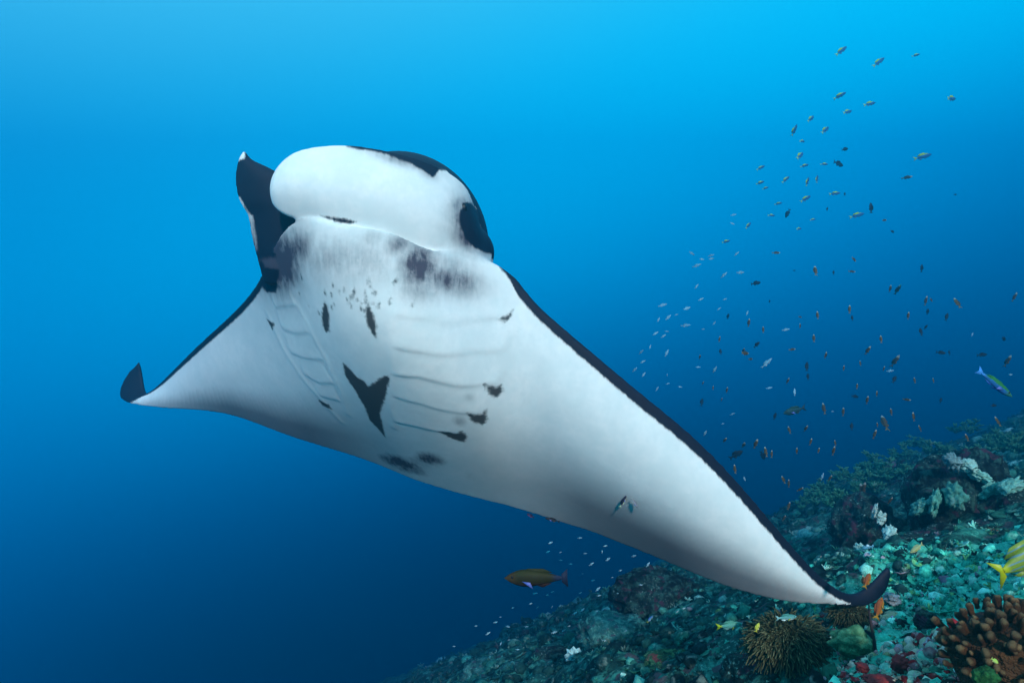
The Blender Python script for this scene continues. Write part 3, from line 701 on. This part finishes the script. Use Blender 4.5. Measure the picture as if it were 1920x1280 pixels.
nk = gk.noise(co, 6, 5, 0.7); ck = gk.mix(gk.step(nk, 0.35, 0.7), (0.05, 0.020, 0.008), (0.13, 0.058, 0.02)); ck = gk.mix(gk.math('MULTIPLY', gk.step(gk.math('ADD', sepz.outputs[2], gk.math('MULTIPLY', nk, 0.5)), 0.9, 1.4), 0.75), ck, (0.30, 0.21, 0.11))
oi = gk.n('ObjectInfo'); ck = gk.mix(1.0, ck, gk.mix(oi.outputs['Random'], (0.55, 0.6, 0.6), (1.35, 1.25, 1.1)), 'MULTIPLY')
gk.bump(gk.noise(co, 14, 4, 0.7), 0.7, 0.15); BROWN = gk.base(ck)
def knobby(px, py, dep, R3, n, ks, label, seed, mat, zmin=-0.15):
    c_ = P(px, py, dep); o = empty("branching_coral", tuple(c_ - np.array((0, 0, R3[2])))); tag(o, label, "coral")
    v, f = lumpy(ICO3, seed, 0.18, 1.5); link("base", mesh("base", v * np.array(R3) * 0.86, f, mat), o, (0, 0, R3[2]))
    meshes = [mesh("knob", *knob_mesh(seed + q), mat) for q in range(4)]; rr = random.Random(seed)
    for i in range(n):
        z = 1 - (1 - zmin) * (i + 0.5) / n; an = i * 2.39996 + rr.gauss(0, 0.15); rad = math.sqrt(max(0, 1 - z * z))
        d = Vector((rad * math.cos(an) + rr.gauss(0, .08), rad * math.sin(an) + rr.gauss(0, .08), z + rr.gauss(0, .08))).normalized()
        if d.y > 0.55: continue
        k_ = link("knob", meshes[rr.randrange(4)], o); s_ = ks * rr.uniform(0.6, 1.4)
        bump_ = 1 + 0.16 * noise.noise(d * 2.0 + Vector((seed, 0, 0)))
        k_.location = (d.x * R3[0] * bump_, d.y * R3[1] * bump_, R3[2] + d.z * R3[2] * bump_); k_.scale = (s_, s_, s_ * rr.uniform(0.95, 1.35))
        dd_ = (d + Vector((rr.gauss(0, .22), rr.gauss(0, .22), 0.35 + rr.gauss(0, .15)))).normalized(); k_.rotation_mode = 'QUATERNION'; k_.rotation_quaternion = Vector((0, 0, 1)).rotation_difference(dd_)
    return o
knobby(1880, 1232, 1.92, (0.160, 0.14, 0.145), 190, 0.0175, "large brown cauliflower coral with stubby branches in the near corner", 3, BROWN)

# bushy dark coral with hanging strands
gs = N("strand_coral", 0.7, 0.3); BUSHM = gs.base(gs.attr("Col").outputs["Color"])
def strands(px, py, dep, R3, n, label, seed, ln=0.036):
    c_ = P(px, py, dep); o = empty("bushy_coral", tuple(c_ - np.array((0, 0, R3[2])))); tag(o, label, "coral")
    v, f = lumpy(ICO3, seed, 0.3, 1.5, 0.2); link("base", col_mesh("base", v * np.array(R3) * 0.74, f, (0.010, 0.016, 0.007), BUSHM), o, (0, 0, R3[2]))
    rr = random.Random(seed); V, F, W = [], [], []
    for i in range(n):
        d = Vector((rr.gauss(0, 1), rr.gauss(0, 1), rr.gauss(0.35, 0.7))).normalized()
        if d.y > 0.4: d.y = -d.y
        b_ = np.array(d) * np.array(R3) * 0.88; t_ = (d + Vector((rr.gauss(0, .35), rr.gauss(0, .35), rr.gauss(0.0, .4)))).normalized()
        L_ = ln * rr.uniform(0.25, 1.5) * (1 + 0.6 * noise.noise(d * 2.5 + Vector((seed, 0, 0)))); sag = Vector((rr.gauss(0, .25), 0, -0.55)); r_ = 0.0037; o_ = len(V); a_ = t_.orthogonal().normalized(); bb = t_.cross(a_)
        for k_, (h_, q_) in enumerate(((0, 1.2), (0.4, 1.1), (0.75, 1.0), (1.0, 0.7))):
            cc_ = Vector(b_) + t_ * (h_ * L_) + sag * (h_ * h_ * L_ * 0.7)
            for j in range(3): an = 2.094 * j; V.append(tuple(cc_ + (a_ * math.cos(an) + bb * math.sin(an)) * r_ * q_)); W.append((h_ - 0.35) * rr.choice((0.05, 0.15, 0.3, 0.9)))
        for k_ in range(3):
            for j in range(3): j2 = (j + 1) % 3; F.append((o_ + k_ * 3 + j, o_ + k_ * 3 + j2, o_ + (k_ + 1) * 3 + j2, o_ + (k_ + 1) * 3 + j))
    s_ = link("strand_coat", col_mesh("strand_coat", np.array(V), F, (0.022, 0.028, 0.009), BUSHM, (np.array(W), (0.30, 0.31, 0.16))), o, (0, 0, R3[2])); s_["kind"] = "stuff"
strands(1475, 1200, 3.0, (0.185, 0.13, 0.11), 1500, "bushy dark olive coral with pale-tipped strands under the wing", 2)
strands(1592, 1150, 3.55, (0.10, 0.08, 0.05), 600, "small olive strand coral behind the sea whip", 5, 0.032)

# green ball sponge, sea whip, red sponges, leafy weed
gp = N("green_sponge", 0.9, 0.15); co = gp.coord(); gp.bump(gp.noise(co, 60, 4, 0.7), 0.8, 0.02)
gp.base(gp.mix(gp.step(gp.noise(co, 22, 4), 0.35, 0.65), (0.03, 0.12, 0.055), (0.12, 0.30, 0.16)))
def sponge(px, py, dep, r3, seed, mat, label, name="sponge"):
    v, f = lumpy(ICO3, seed, 0.4, 1.8, 0.35, 0.16); o = link(name, mesh(name, v * np.array(r3), f, mat), None, tuple(P(px, py, dep))); return tag(o, label, "sponge")
sponge(1598, 1203, 2.85, (0.078, 0.06, 0.05), 4, gp.m, "fuzzy green ball sponge beside the bushy dark coral")
REDM = N("red_sponge", 0.7, 0.3); co = REDM.coord(); REDM.bump(REDM.noise(co, 70, 4), 0.6, 0.01); REDM.base(REDM.mix(REDM.noise(co, 40, 3), (0.10, 0.007, 0.010), (0.24, 0.018, 0.018)))
sponge(1688, 1245, 2.28, (0.026, 0.022, 0.026), 6, REDM.m, "largest red sponge among the pink and cream nubs")
sponge(1617, 1250, 2.30, (0.020, 0.018, 0.014), 7, REDM.m, "red sponge near the cream nub at the rubble's end")
sponge(1738, 1242, 2.30, (0.014, 0.014, 0.011), 8, REDM.m, "small scarlet sponge close to the brown coral")
sponge(1650, 1275, 2.20, (0.05, 0.03, 0.014), 9, REDM.m, "wide dark red sponge sheet on the bottom edge")
GRN = N("leaf_weed", 0.8, 0.1); co = GRN.coord(); GRN.bump(GRN.noise(co, 90, 5, 0.7), 0.9, 0.02); GRN.base(GRN.mix(GRN.step(GRN.noise(co, 60, 4, 0.7), 0.35, 0.65), (0.008, 0.05, 0.018), (0.03, 0.16, 0.05)))
sponge(1848, 1270, 1.72, (0.028, 0.024, 0.024), 10, GRN.m, "bright green algae ball in front of the brown coral")
STK = N("sea_whip_stem", 0.8, 0.2); STK.base((0.03, 0.018, 0.02))
wp = [P(1629, 1132, 2.85), P(1630, 1150, 2.84), P(1634, 1175, 2.83), P(1639, 1200, 2.82), P(1642, 1225, 2.82)]; V, F = [], []
for i, p in enumerate(wp):
    for j in range(6): an = math.pi * j / 3; r_ = 0.0035 + 0.0012 * i; V.append((p[0] + r_ * math.cos(an), p[1] + r_ * math.sin(an), p[2]))
for i in range(4):
    for j in range(6): j2 = (j + 1) % 6; F.append((i * 6 + j, i * 6 + j2, i * 6 + 6 + j2, i * 6 + 6 + j))
tag(link("sea_whip", mesh("sea_whip", V, F + [(5, 4, 3, 2, 1, 0)], STK.m)), "thin dark sea whip standing beneath the curled wing tip", "sea whip")

# pink and cream nubs of the near rubble
NUBM = coral_material("coral_nub", 0.7, 0.5, 60)
nubs = [col_mesh("coral_nub", *lumpy(ICO1, 31 + q, 0.45, 1.9), c, NUBM) for q, c in enumerate([(0.50, 0.50, 0.40), (0.38, 0.46, 0.34), (0.42, 0.22, 0.24), (0.30, 0.42, 0.36), (0.40, 0.36, 0.44), (0.26, 0.30, 0.16), (0.55, 0.58, 0.52), (0.24, 0.03, 0.04)])]
rr = random.Random(12)
for i in range(110):
    px, py = rr.uniform(1560, 1790), rr.uniform(1205, 1275)
    if py < 1195 + abs(px - 1690) * 0.12: py += 25
    ni = rr.randrange(8); p = on_ground(px, py, False); o = link("coral_nub", nubs[ni], None, (p[0], p[1], ground_z(p[0], p[1]) + 0.012)); s_ = rr.uniform(0.009, 0.021)
    o.scale = (s_, s_, s_ * rr.uniform(0.7, 1.3)); o.rotation_euler = (rr.uniform(-.5, .5), rr.uniform(-.5, .5), rr.uniform(0, 6.3))
    hue = ("cream", "pale green", "pink", "mint", "lilac", "olive", "white", "dark red")[ni]; tag(o, "small " + hue + " coral nub in the red rubble beside the brown coral", "coral", hue + " coral nubs in the red rubble")

# ------------------------------------------------------------------ fish
def fish_mesh(name, mat, h=0.28, wd=0.13, tail=0.22, fork=0.5, dorsal=0.07, bulk=0.38, nseg=11, ns=8):
    """one continuous fish, head towards +x, length 1"""
    V, F = [], []; xs = [0.5 - (1 - tail * 0.75) * (i / (nseg - 1)) for i in range(nseg)]
    for i, x in enumerate(xs):
        f_ = i / (nseg - 1)
        k_ = (math.sin(math.pi * min(1, f_ / bulk) * 0.5) ** 0.75) if f_ < bulk else (1 - 0.80 * ((f_ - bulk) / (1 - bulk)) ** 1.35)
        k_ = max(k_, 0.05); hh_, ww_ = 0.5 * h * k_, 0.5 * wd * k_
        for j in range(ns):
            an = 2 * math.pi * j / ns; V.append((x, ww_ * math.sin(an), hh_ * math.cos(an)))
    for i in range(nseg - 1):
        for j in range(ns): j2 = (j + 1) % ns; F.append((i * ns + j, i * ns + j2, (i + 1) * ns + j2, (i + 1) * ns + j))
    V.append((0.515, 0, 0)); n_ = len(V) - 1
    for j in range(ns): F.append((n_, (j + 1) % ns, j))
    xe = xs[-1]; b_ = (nseg - 1) * ns; th = 0.006           # tail fin grows out of the last ring
    o_ = len(V)
    for s_ in (1, -1):
        V += [(xe, s_ * th, 0.06 * h / 0.28), (xe, s_ * th, -0.06 * h / 0.28), (-0.5, s_ * th * 0.4, -h * 0.52), (-0.5 + tail * fork, s_ * th * 0.6, 0.0), (-0.5, s_ * th * 0.4, h * 0.52)]
    F += [(o_, o_ + 3, o_ + 1), (o_ + 1, o_ + 3, o_ + 2), (o_, o_ + 4, o_ + 3), (o_ + 5, o_ + 6, o_ + 8), (o_ + 6, o_ + 7, o_ + 8), (o_ + 5, o_ + 8, o_ + 9),
          (o_, o_ + 5, o_ + 9, o_ + 4), (o_ + 4, o_ + 9, o_ + 8, o_ + 3), (o_ + 3, o_ + 8, o_ + 7, o_ + 2), (o_ + 2, o_ + 7, o_ + 6, o_ + 1)]
    def fin(pts, y_):
        q = len(V); m_ = len(pts)
        for s_ in (1, -1): V.extend([(a_, s_ * y_, c_) for a_, c_ in pts])
        F.append(tuple(range(q, q + m_))); F.append(tuple(range(q + 2 * m_ - 1, q + m_ - 1, -1)))
        for k_ in range(m_): F.append((q + k_, q + m_ + k_, q + m_ + (k_ + 1) % m_, q + (k_ + 1) % m_))
    top = h * 0.5
    fin([(0.22, top * 0.80), (0.12, top + dorsal), (-0.12, top + dorsal * 0.7), (-0.26, top * 0.62), (-0.1, top * 0.55)], 0.006)
    fin([(0.0, -top * 0.8), (-0.1, -top - dorsal * 0.7), (-0.24, -top * 0.60), (-0.1, -top * 0.55)], 0.006)
    fin([(0.20, -top * 0.8), (0.12, -top - dorsal * 0.8), (0.08, -top * 0.75)], 0.006)
    return mesh(name, V, F, mat)
def fish_mat(name, body, back, belly, tailc, headc=None, zb=(0.02, 0.08), rough=0.65):
    g = N(name, rough, 0.15); co = g.coord(); sp = g.n("SeparateXYZ"); g.L(co, sp.inputs[0]); x, z = sp.outputs[0], sp.outputs[2]
    n_ = g.math('MULTIPLY', g.math('SUBTRACT', g.noise(co, 14, 3), 0.5), 0.05); z = g.math('ADD', z, n_)
    c = g.mix(g.step(z, zb[0], zb[1]), body, back); c = g.mix(g.step(z, -0.04, -0.10), c, belly)
    c = g.mix(g.step(x, -0.22, -0.34), c, tailc)
    if headc: c = g.mix(g.step(x, 0.26, 0.40), c, headc)
    return g.base(c)
FM = {
 "fus": fish_mesh("fusilier", fish_mat("fusilier_skin", (0.02, 0.11, 0.26), (0.36, 0.50, 0.02), (0.05, 0.20, 0.36), (0.34, 0.50, 0.06), (0.02, 0.10, 0.24), (0.055, 0.10)), 0.25, 0.12, 0.24, 0.55),
 "sil": fish_mesh("silver_fish", fish_mat("silver_skin", (0.26, 0.48, 0.56), (0.16, 0.36, 0.42), (0.40, 0.60, 0.66), (0.24, 0.42, 0.46)), 0.20, 0.10, 0.24, 0.5),
 "ant": fish_mesh("anthias", fish_mat("anthias_skin", (0.095, 0.055, 0.012), (0.045, 0.038, 0.015), (0.14, 0.085, 0.018), (0.18, 0.13, 0.02), (0.34, 0.38, 0.30)), 0.25, 0.14, 0.22, 0.5, 0.05),
 "drk": fish_mesh("dark_fish", fish_mat("dark_skin", (0.008, 0.018, 0.03), (0.006, 0.012, 0.02), (0.012, 0.03, 0.05), (0.01, 0.02, 0.03)), 0.36, 0.15, 0.20, 0.3, 0.07),
 "wht": fish_mesh("pale_fish", fish_mat("pale_skin", (0.34, 0.56, 0.60), (0.20, 0.42, 0.44), (0.44, 0.66, 0.70), (0.26, 0.44, 0.46)), 0.24, 0.11, 0.22, 0.4)}
def swim(name, me, px, py, dep, ln, ang, yaw=0.0, roll=0.0, parent=None):
    a_ = math.radians(ang); y_ = math.radians(yaw); h_ = Vector((math.cos(a_) * math.cos(y_), math.sin(y_), math.sin(a_) * math.cos(y_)))
    up_ = Vector((-math.sin(a_), 0, math.cos(a_)));
    if up_.z < 0 or (abs(up_.z) < 0.3 and up_.x > 0): up_ = -up_
    up_ = (up_ - h_ * up_.dot(h_)).normalized(); up_ = Matrix.Rotation(math.radians(roll), 3, h_) @ up_; sd_ = up_.cross(h_)
    o = bpy.data.objects.new(name, me); C.objects.link(o); s_ = ln / FOC * dep / max(0.35, math.cos(y_))
    M_ = Matrix((h_, sd_, up_)).transposed().to_4x4(); M_ = Matrix.Translation(Vector(P(px, py, dep))) @ M_ @ Matrix.Scale(s_, 4); o.matrix_world = M_
    return o
FUS = [(1577,96,28,35), (1647,117,28,38), (1717,104,14,10), (1784,185,30,20), (1729,294,34,25), (1574,180,22,30), (1630,195,24,15), (1589,210,26,30), (1520,223,24,30), (1489,245,22,65), (1547,244,28,30), (1504,265,15,10), (1500,292,28,35), (1508,311,16,10), (1545,308,14,5), (1426,315,19,25), (1473,337,18,35), (1514,341,18,65), (1532,336,16,75), (1425,343,14,25), (1435,353,12,10), (1565,363,20,10), (1510,373,22,25), (1459,382,14,5), (1403,423,16,40), (1446,404,14,5), (1498,429,16,8), (1524,412,12,5), (1606,404,24,5), (1361,453,18,15)]
SIL = [(1375,403,13,10), (1373,419,11,-20), (1297,475,16,-30), (1333,479,14,15), (1334,485,12,15), (1316,486,11,0), (1306,498,17,10), (1381,476,12,30), (1388,511,18,15), (1357,516,16,35), (1306,537,11,45), (1314,561,12,25), (1359,561,9,30), (1242,572,18,10), (1288,578,18,15), (1235,599,11,50), (1253,595,16,35), (1268,590,9,10), (1285,610,16,-5), (1229,625,15,40), (1244,630,11,30), (1250,621,8,0), (1339,606,10,40), (1318,617,8,0), (1401,587,11,60), (1348,579,10,45), (1219,650,8,80), (1202,660,14,50), (1250,662,18,75), (1205,678,13,20), (1190,693,12,50), (1207,702,12,55), (1309,688,10,10), (1251,703,6,80), (1232,729,11,55), (1437,681,30,50), (1669,695,18,15), (1340,693,16,80), (1373,776,10,40), (1355,794,7,0), (1322,812,12,80), (1561,771,7,0), (1490,735,14,70), (1473,618,16,0), (1823,627,12,30), (1396,897,11,-70), (1542,893,18,60), (1895,702,9,0), (1442,727,14,20), (1252,719,7,20), (1275,725,9,0)]
ANT = [(1529,508,22,75), (1601,486,16,-40), (1597,509,15,0), (1455,474,20,0), (1658,413,14,0), (1700,333,16,5), (1669,541,16,84), (1683,543,20,84), (1736,564,22,84), (1746,562,12,-50), (1795,568,22,84), (1902,557,20,84), (1593,580,18,84), (1533,591,20,84), (1404,605,20,84), (1703,592,20,84), (1500,594,10,0), (1500,611,12,84), (1431,618,16,84), (1526,634,18,84), (1349,636,14,84), (1652,636,18,84), (1627,657,22,84), (1678,677,26,84), (1548,666,16,84), (1582,690,14,84), (1485,655,16,0), (1397,662,24,0), (1407,673,16,0), (1312,669,12,84), (1889,677,26,84), (1715,713,13,84), (1750,713,12,84), (1607,724,14,84), (1644,738,14,84), (1626,750,20,84), (1477,714,16,84), (1318,718,9,84), (1337,727,9,84), (1353,749,9,84), (1363,731,14,84), (1545,766,28,84), (1659,793,28,84), (1640,814,20,84), (1713,781,22,84), (1725,803,13,84), (1480,806,14,84), (1511,803,15,84), (1520,828,20,84), (1535,844,12,84), (1563,845,22,84), (1436,847,22,84), (1447,851,16,84), (1494,845,16,84), (1394,834,16,84), (1359,825,14,84), (1378,879,18,84), (1557,896,16,84), (1500,917,18,40), (1619,915,28,84), (1469,899,14,84), (1479,906,16,84), (1871,790,20,84), (1813,820,14,84), (1566,830,14,84), (1645,796,12,84), (1581,772,18,84), (1671,772,16,84), (1700,749,12,0), (1417,832,24,84), (1394,657,12,84), (1657,691,12,84), (1613,681,12,84), (1565,966,20,80), (1619,921,31,80), (1658,934,21,85), (1669,938,18,75), (1713,962,29,80), (1538,1051,23,75), (1470,971,14,70), (1479,948,18,70), (1621,1030,23,85), (1619,1089,21,70), (1556,896,14,70)]
DRK = [(1584,280,18,25), (1572,307,30,-10), (1477,400,22,245), (1633,390,22,85), (1584,364,10,80), (1551,392,10,80), (1417,531,22,0), (1791,365,6,0), (1673,434,11,-35), (1728,503,20,85), (1489,507,6,0), (1563,511,12,80), (1443,565,7,80), (1419,646,16,45), (1513,687,20,80), (1515,706,16,80), (1677,711,20,45), (1380,852,30,45), (1430,853,22,-60), (1597,799,18,85), (1603,743,16,0), (1316,754,18,70), (1727,622,18,80), (1736,613,12,70), (1775,594,18,80), (1739,584,14,80), (1882,635,18,-35), (1691,866,18,45), (1692,904,26,-20), (1863,760,14,0), (1764,750,12,60), (1841,665,24,0), (1764,661,16,0), (1780,661,12,80), (1598,596,12,80), (1453,780,16,80), (1365,593,14,80), (1351,659,12,80)]
WHT = [(1032,1017,11,15), (1027,1034,12,15), (1051,1035,6,15), (1051,1050,8,15), (1087,1008,11,15), (1135,1023,9,15), (1129,1034,7,80), (1188,1042,12,45), (1215,1058,12,60), (1109,1057,12,35), (1070,1057,8,15), (1097,1037,8,15), (1092,1075,6,15), (1112,1088,9,15), (1163,1069,9,15), (1121,1104,12,30), (1148,1082,6,15), (1140,1048,11,15), (961,1139,9,15), (1035,1137,6,60), (938,1156,7,15), (929,1166,9,15), (892,1173,8,15), (952,1174,9,15), (987,1174,9,15), (1008,1138,8,15), (1078,1149,12,25), (1092,1143,11,20), (1119,1145,8,15), (1039,1185,14,15), (1056,1182,12,15), (1067,1173,6,15), (1036,1109,9,15), (1003,1112,12,0), (1088,1111,8,15), (1123,1116,9,15), (1158,1112,6,15), (1185,1117,9,15), (915,1187,11,40), (851,1211,8,15), (954,1199,6,15), (995,1131,8,15), (1026,1115,8,15), (1173,1182,8,15), (1173,1218,8,15), (1147,1146,9,15), (970,1217,8,15), (1011,1199,9,15), (939,1206,7,60), (1282,1140,9,15), (1270,1146,8,15), (1236,1202,9,15), (1201,1096,8,15), (1179,1087,7,15)]

rf = random.Random(21)
def clear_depth(px, py, lo, hi):
    """a depth in open water: in front of the reef"""
    g_ = on_ground(px, py, False)[1]; hi = min(hi, g_ - 0.35); lo = min(lo, hi - 0.3); return rf.uniform(max(lo, 1.2), max(hi, 1.3))
for kind, lst, nm, lo, hi, yw, lb, gr in (
  ("fus", FUS, "fusilier", 6.0, 8.0, 30, "small blue fusilier with a yellow-green back in the loose upper school", "fusiliers in the upper school"),
  ("sil", SIL, "silver_fish", 6.0, 8.5, 35, "tiny silvery fish in the glinting cloud beside the black wing edge", "silvery fish beside the wing edge"),
  ("ant", ANT, "anthias", 5.5, 9.0, 50, "small orange-brown anthias hanging in the shoal over the reef", "anthias shoal over the reef"),
  ("drk", DRK, "dark_fish", 6.0, 9.5, 35, "small dark reef fish scattered among the orange anthias", "dark fish among the anthias"),
  ("wht", WHT, "pale_fish", 5.2, 8.0, 40, "tiny pale fish hovering over the dim slope below the manta", "pale fish over the dim slope")):
    place = {}
    for word, key in (("lowest", lambda q: -q[1]), ("leftmost", lambda q: q[0]), ("rightmost", lambda q: -q[0]), ("highest", lambda q: q[1]), ("longest", lambda q: -q[2])):
        for q in sorted(lst, key=key):
            if q not in place: place[q] = word; break
    for px, py, ln, ang in lst:
        far = py > 900 or kind == "wht"
        o = swim(nm, FM[kind], px, py, clear_depth(px, py, lo, hi), ln * {"wht": 0.9, "ant": 0.88, "drk": 0.85}.get(kind, 0.97) * rf.uniform(0.85, 1.1), ang + rf.uniform(-12, 12), rf.uniform(-yw, yw), rf.uniform(-12, 12))
        wd_ = place.get((px, py, ln, ang)); tag(o, (wd_ + " " + lb) if wd_ else lb + ", not an outermost one", "fish", gr)
# larger fish one can pick out
def special(name, px, py, dep, ln, ang, label, skin, fins, h=0.3, wd=0.14, yaw=0, tail=0.2, fork=0.4, roll=0, dorsal=0.04):
    me = fish_mesh(name, skin, h, wd, tail, fork, dorsal); o = swim(name, me, px, py, dep, ln, ang, yaw, roll); tag(o, label, "fish")
    for s_ in (1, -1):
        e = link("eye", mesh("eye", eb[0], eb[1], EYE), o); e.location = (0.37, s_ * wd * 0.33, h * 0.10); e.scale = (0.02, 0.012, 0.022)
        q = link("pectoral_fin", mesh("pectoral_fin", [(0.2, 0, 0), (0.02, s_ * 0.05, -0.10), (0.06, s_ * 0.05, 0.0), (0.2, s_ * 0.004, 0), (0.02, s_ * 0.054, -0.10), (0.06, s_ * 0.054, 0.0)], [(0, 1, 2), (5, 4, 3), (0, 3, 4, 1), (1, 4, 5, 2), (2, 5, 3, 0)], fins), o)
        q.location = (0.02, s_ * wd * 0.42, -h * 0.12)
    return o
OLIVE = fish_mat("olive_wrasse_skin", (0.020, 0.018, 0.004), (0.026, 0.028, 0.006), (0.03, 0.010, 0.007), (0.012, 0.018, 0.045), (0.05, 0.028, 0.008)); BLUEFIN = N("blue_fin", 0.5, 0.3).base((0.10, 0.14, 0.45))
special("wrasse", 1005, 1083, 3.6, 118, 183, "plump olive-brown wrasse swimming alone below the manta", OLIVE, BLUEFIN, 0.28, 0.14, 8, 0.13, 0.05, 0, 0.008)
BG = fish_mat("bluegreen_wrasse_skin", (0.015, 0.11, 0.30), (0.02, 0.16, 0.03), (0.02, 0.06, 0.28), (0.05, 0.24, 0.60), (0.03, 0.16, 0.10), (0.0, 0.03))
special("wrasse", 1865, 718, 4.2, 84, -38, "slender green and blue wrasse gliding above the reef at the picture's edge", BG, BLUEFIN, 0.19, 0.10, 0, 0.18, 0.3, 0, 0.015)
gy_ = N("snapper_skin", 0.45, 0.4); co = gy_.coord(); wv = gy_.n("TexWave"); wv.wave_type = 'BANDS'; wv.bands_direction = 'Z'; wv.inputs["Scale"].default_value = 4.2; wv.inputs["Distortion"].default_value = 0.6; gy_.L(co, wv.inputs["Vector"])
sp = gy_.n("SeparateXYZ"); gy_.L(co, sp.inputs[0])
cc_ = gy_.mix(gy_.step(wv.outputs["Fac"], 0.72, 0.9), (0.17, 0.25, 0.02), (0.10, 0.22, 0.24)); cc_ = gy_.mix(gy_.step(sp.outputs[0], -0.22, -0.30), cc_, (0.36, 0.40, 0.0)); gy_.base(cc_); YEL = N("yellow_fin", 0.7, 0.1).base((0.30, 0.32, 0.02))
special("snapper", 1922, 1048, 2.7, 136, 28, "yellow striped snapper half cut off at the picture's edge", gy_.m, YEL, 0.42, 0.18, 0, 0.22, 0.5)
PG = fish_mat("palegreen_skin", (0.10, 0.36, 0.30), (0.08, 0.30, 0.22), (0.16, 0.42, 0.38), (0.40, 0.55, 0.02))
special("fusilier", 1368, 1172, 3.9, 52, 6, "pale green fish with a bright yellow tail beside the bushy coral", PG, YEL, 0.26, 0.12)
STR = fish_mat("banded_skin", (0.10, 0.30, 0.30), (0.05, 0.20, 0.18), (0.55, 0.75, 0.78), (0.2, 0.4, 0.4))
special("reef_fish", 1474, 1157, 2.72, 40, 5, "teal fish with a white belly stripe resting on top of the bushy coral", STR, YEL, 0.28, 0.14)
special("damselfish", 1420, 1176, 2.8, 19, 70, "small yellow fish nosing the side of the bushy coral", fish_mat("yellow_skin", (0.45, 0.48, 0.06), (0.45, 0.48, 0.06), (0.5, 0.5, 0.2), (0.4, 0.4, 0.05)), YEL, 0.40, 0.16)
ORG = fish_mat("orange_anthias_skin", (0.26, 0.075, 0.015), (0.18, 0.05, 0.02), (0.30, 0.15, 0.02), (0.32, 0.18, 0.02)); ORF = N("orange_fin", 0.5, 0.3).base((0.3, 0.16, 0.02))
special("anthias", 1648, 1140, 2.75, 42, 68, "bright orange anthias right beside the sea whip", ORG, ORF, 0.36, 0.15, 10)
special("anthias", 1626, 1088, 3.0, 30, 60, "dim orange anthias inside the crook of the curled wing tip", ORG, ORF, 0.38, 0.15, 15)
PY = fish_mat("cream_skin", (0.36, 0.40, 0.18), (0.24, 0.30, 0.16), (0.44, 0.46, 0.26), (0.3, 0.34, 0.16))
special("reef_fish", 1719, 1027, 3.4, 30, 215, "cream-yellow fish in front of the low dark rock put in for shadow", PY, YEL, 0.34, 0.15)
GRY = fish_mat("grey_green_skin", (0.05, 0.16, 0.14), (0.04, 0.12, 0.11), (0.08, 0.2, 0.18), (0.05, 0.14, 0.12))
special("reef_fish", 1666, 1152, 2.9, 36, 12, "grey-green fish low over the turquoise rubble near the sea whip", GRY, BLUEFIN, 0.34, 0.15)
special("reef_fish", 1490, 769, 5.2, 44, 195, "longest dark green fish in mid water beside the black wing edge", fish_mat("dark_green_skin", (0.01, 0.05, 0.06), (0.01, 0.05, 0.05), (0.015, 0.05, 0.06), (0.01, 0.03, 0.04)), BLUEFIN, 0.30, 0.14)
special("reef_fish", 1865, 1238, 1.70, 17, -35, "tiny yellow-green fish in front of the brown cauliflower coral", fish_mat("lime_skin", (0.35, 0.5, 0.10), (0.25, 0.42, 0.08), (0.4, 0.5, 0.2), (0.3, 0.4, 0.1)), YEL, 0.42, 0.18)
special("wrasse", 1219, 1160, 5.0, 18, 50, "tiny blue-white wrasse with a yellow tail on the dim slope", fish_mat("bluewhite_skin", (0.40, 0.55, 0.70), (0.10, 0.25, 0.70), (0.55, 0.65, 0.70), (0.40, 0.45, 0.05)), YEL, 0.24, 0.12)
special("anthias", 1186, 1232, 5.0, 19, 75, "small yellow-orange fish low on the dim slope", fish_mat("amber_skin", (0.40, 0.26, 0.06), (0.30, 0.20, 0.04), (0.5, 0.4, 0.12), (0.4, 0.3, 0.05)), YEL, 0.3, 0.13)
special("reef_fish", 1135, 1198, 5.2, 15, 20, "tiny aqua fish above the teal crusted mound", STR, BLUEFIN, 0.42, 0.16)
# cleaner wrasses, a grey shape for one's shadow, and a remora under the belly
CLN = fish_mat("cleaner_skin", (0.01, 0.012, 0.03), (0.01, 0.012, 0.03), (0.45, 0.55, 0.40), (0.35, 0.45, 0.30), (0.02, 0.02, 0.05), (-0.02, 0.03))
def under(px, py, off=0.04):
    h_ = hit(px, py); return (h_[1] if h_ is not None else 3.6) - off
special("cleaner_wrasse", 1168, 940, under(1168, 940), 26, 62, "tiny black and pale cleaner wrasse at the white wing's belly", CLN, BLUEFIN, 0.24, 0.12)
SHADOW_GREY = fish_mat("cleaner_shadow_grey", (0.20, 0.22, 0.26), (0.14, 0.15, 0.2), (0.3, 0.32, 0.34), (0.2, 0.22, 0.24))
special("cleaner_wrasse", 1190, 943, under(1190, 943), 22, -55, "faint grey shape for the shadow of the black and pale cleaner wrasse", SHADOW_GREY, BLUEFIN, 0.22, 0.12)  # grey fish shape stands in for the cleaner's shadow on the wing
special("cleaner_wrasse", 995, 966, 3.66, 16, 150, "dark little fish with a reddish belly under the manta's hind edge", fish_mat("maroon_skin", (0.02, 0.02, 0.06), (0.01, 0.015, 0.05), (0.20, 0.02, 0.08), (0.02, 0.02, 0.05)), BLUEFIN, 0.34, 0.14)
special("remora", 1036, 974, 3.64, 30, 165, "slim dark remora clinging under the manta's hind edge", fish_mat("remora_skin", (0.02, 0.022, 0.03), (0.01, 0.012, 0.02), (0.10, 0.09, 0.09), (0.02, 0.02, 0.03)), BLUEFIN, 0.18, 0.12)
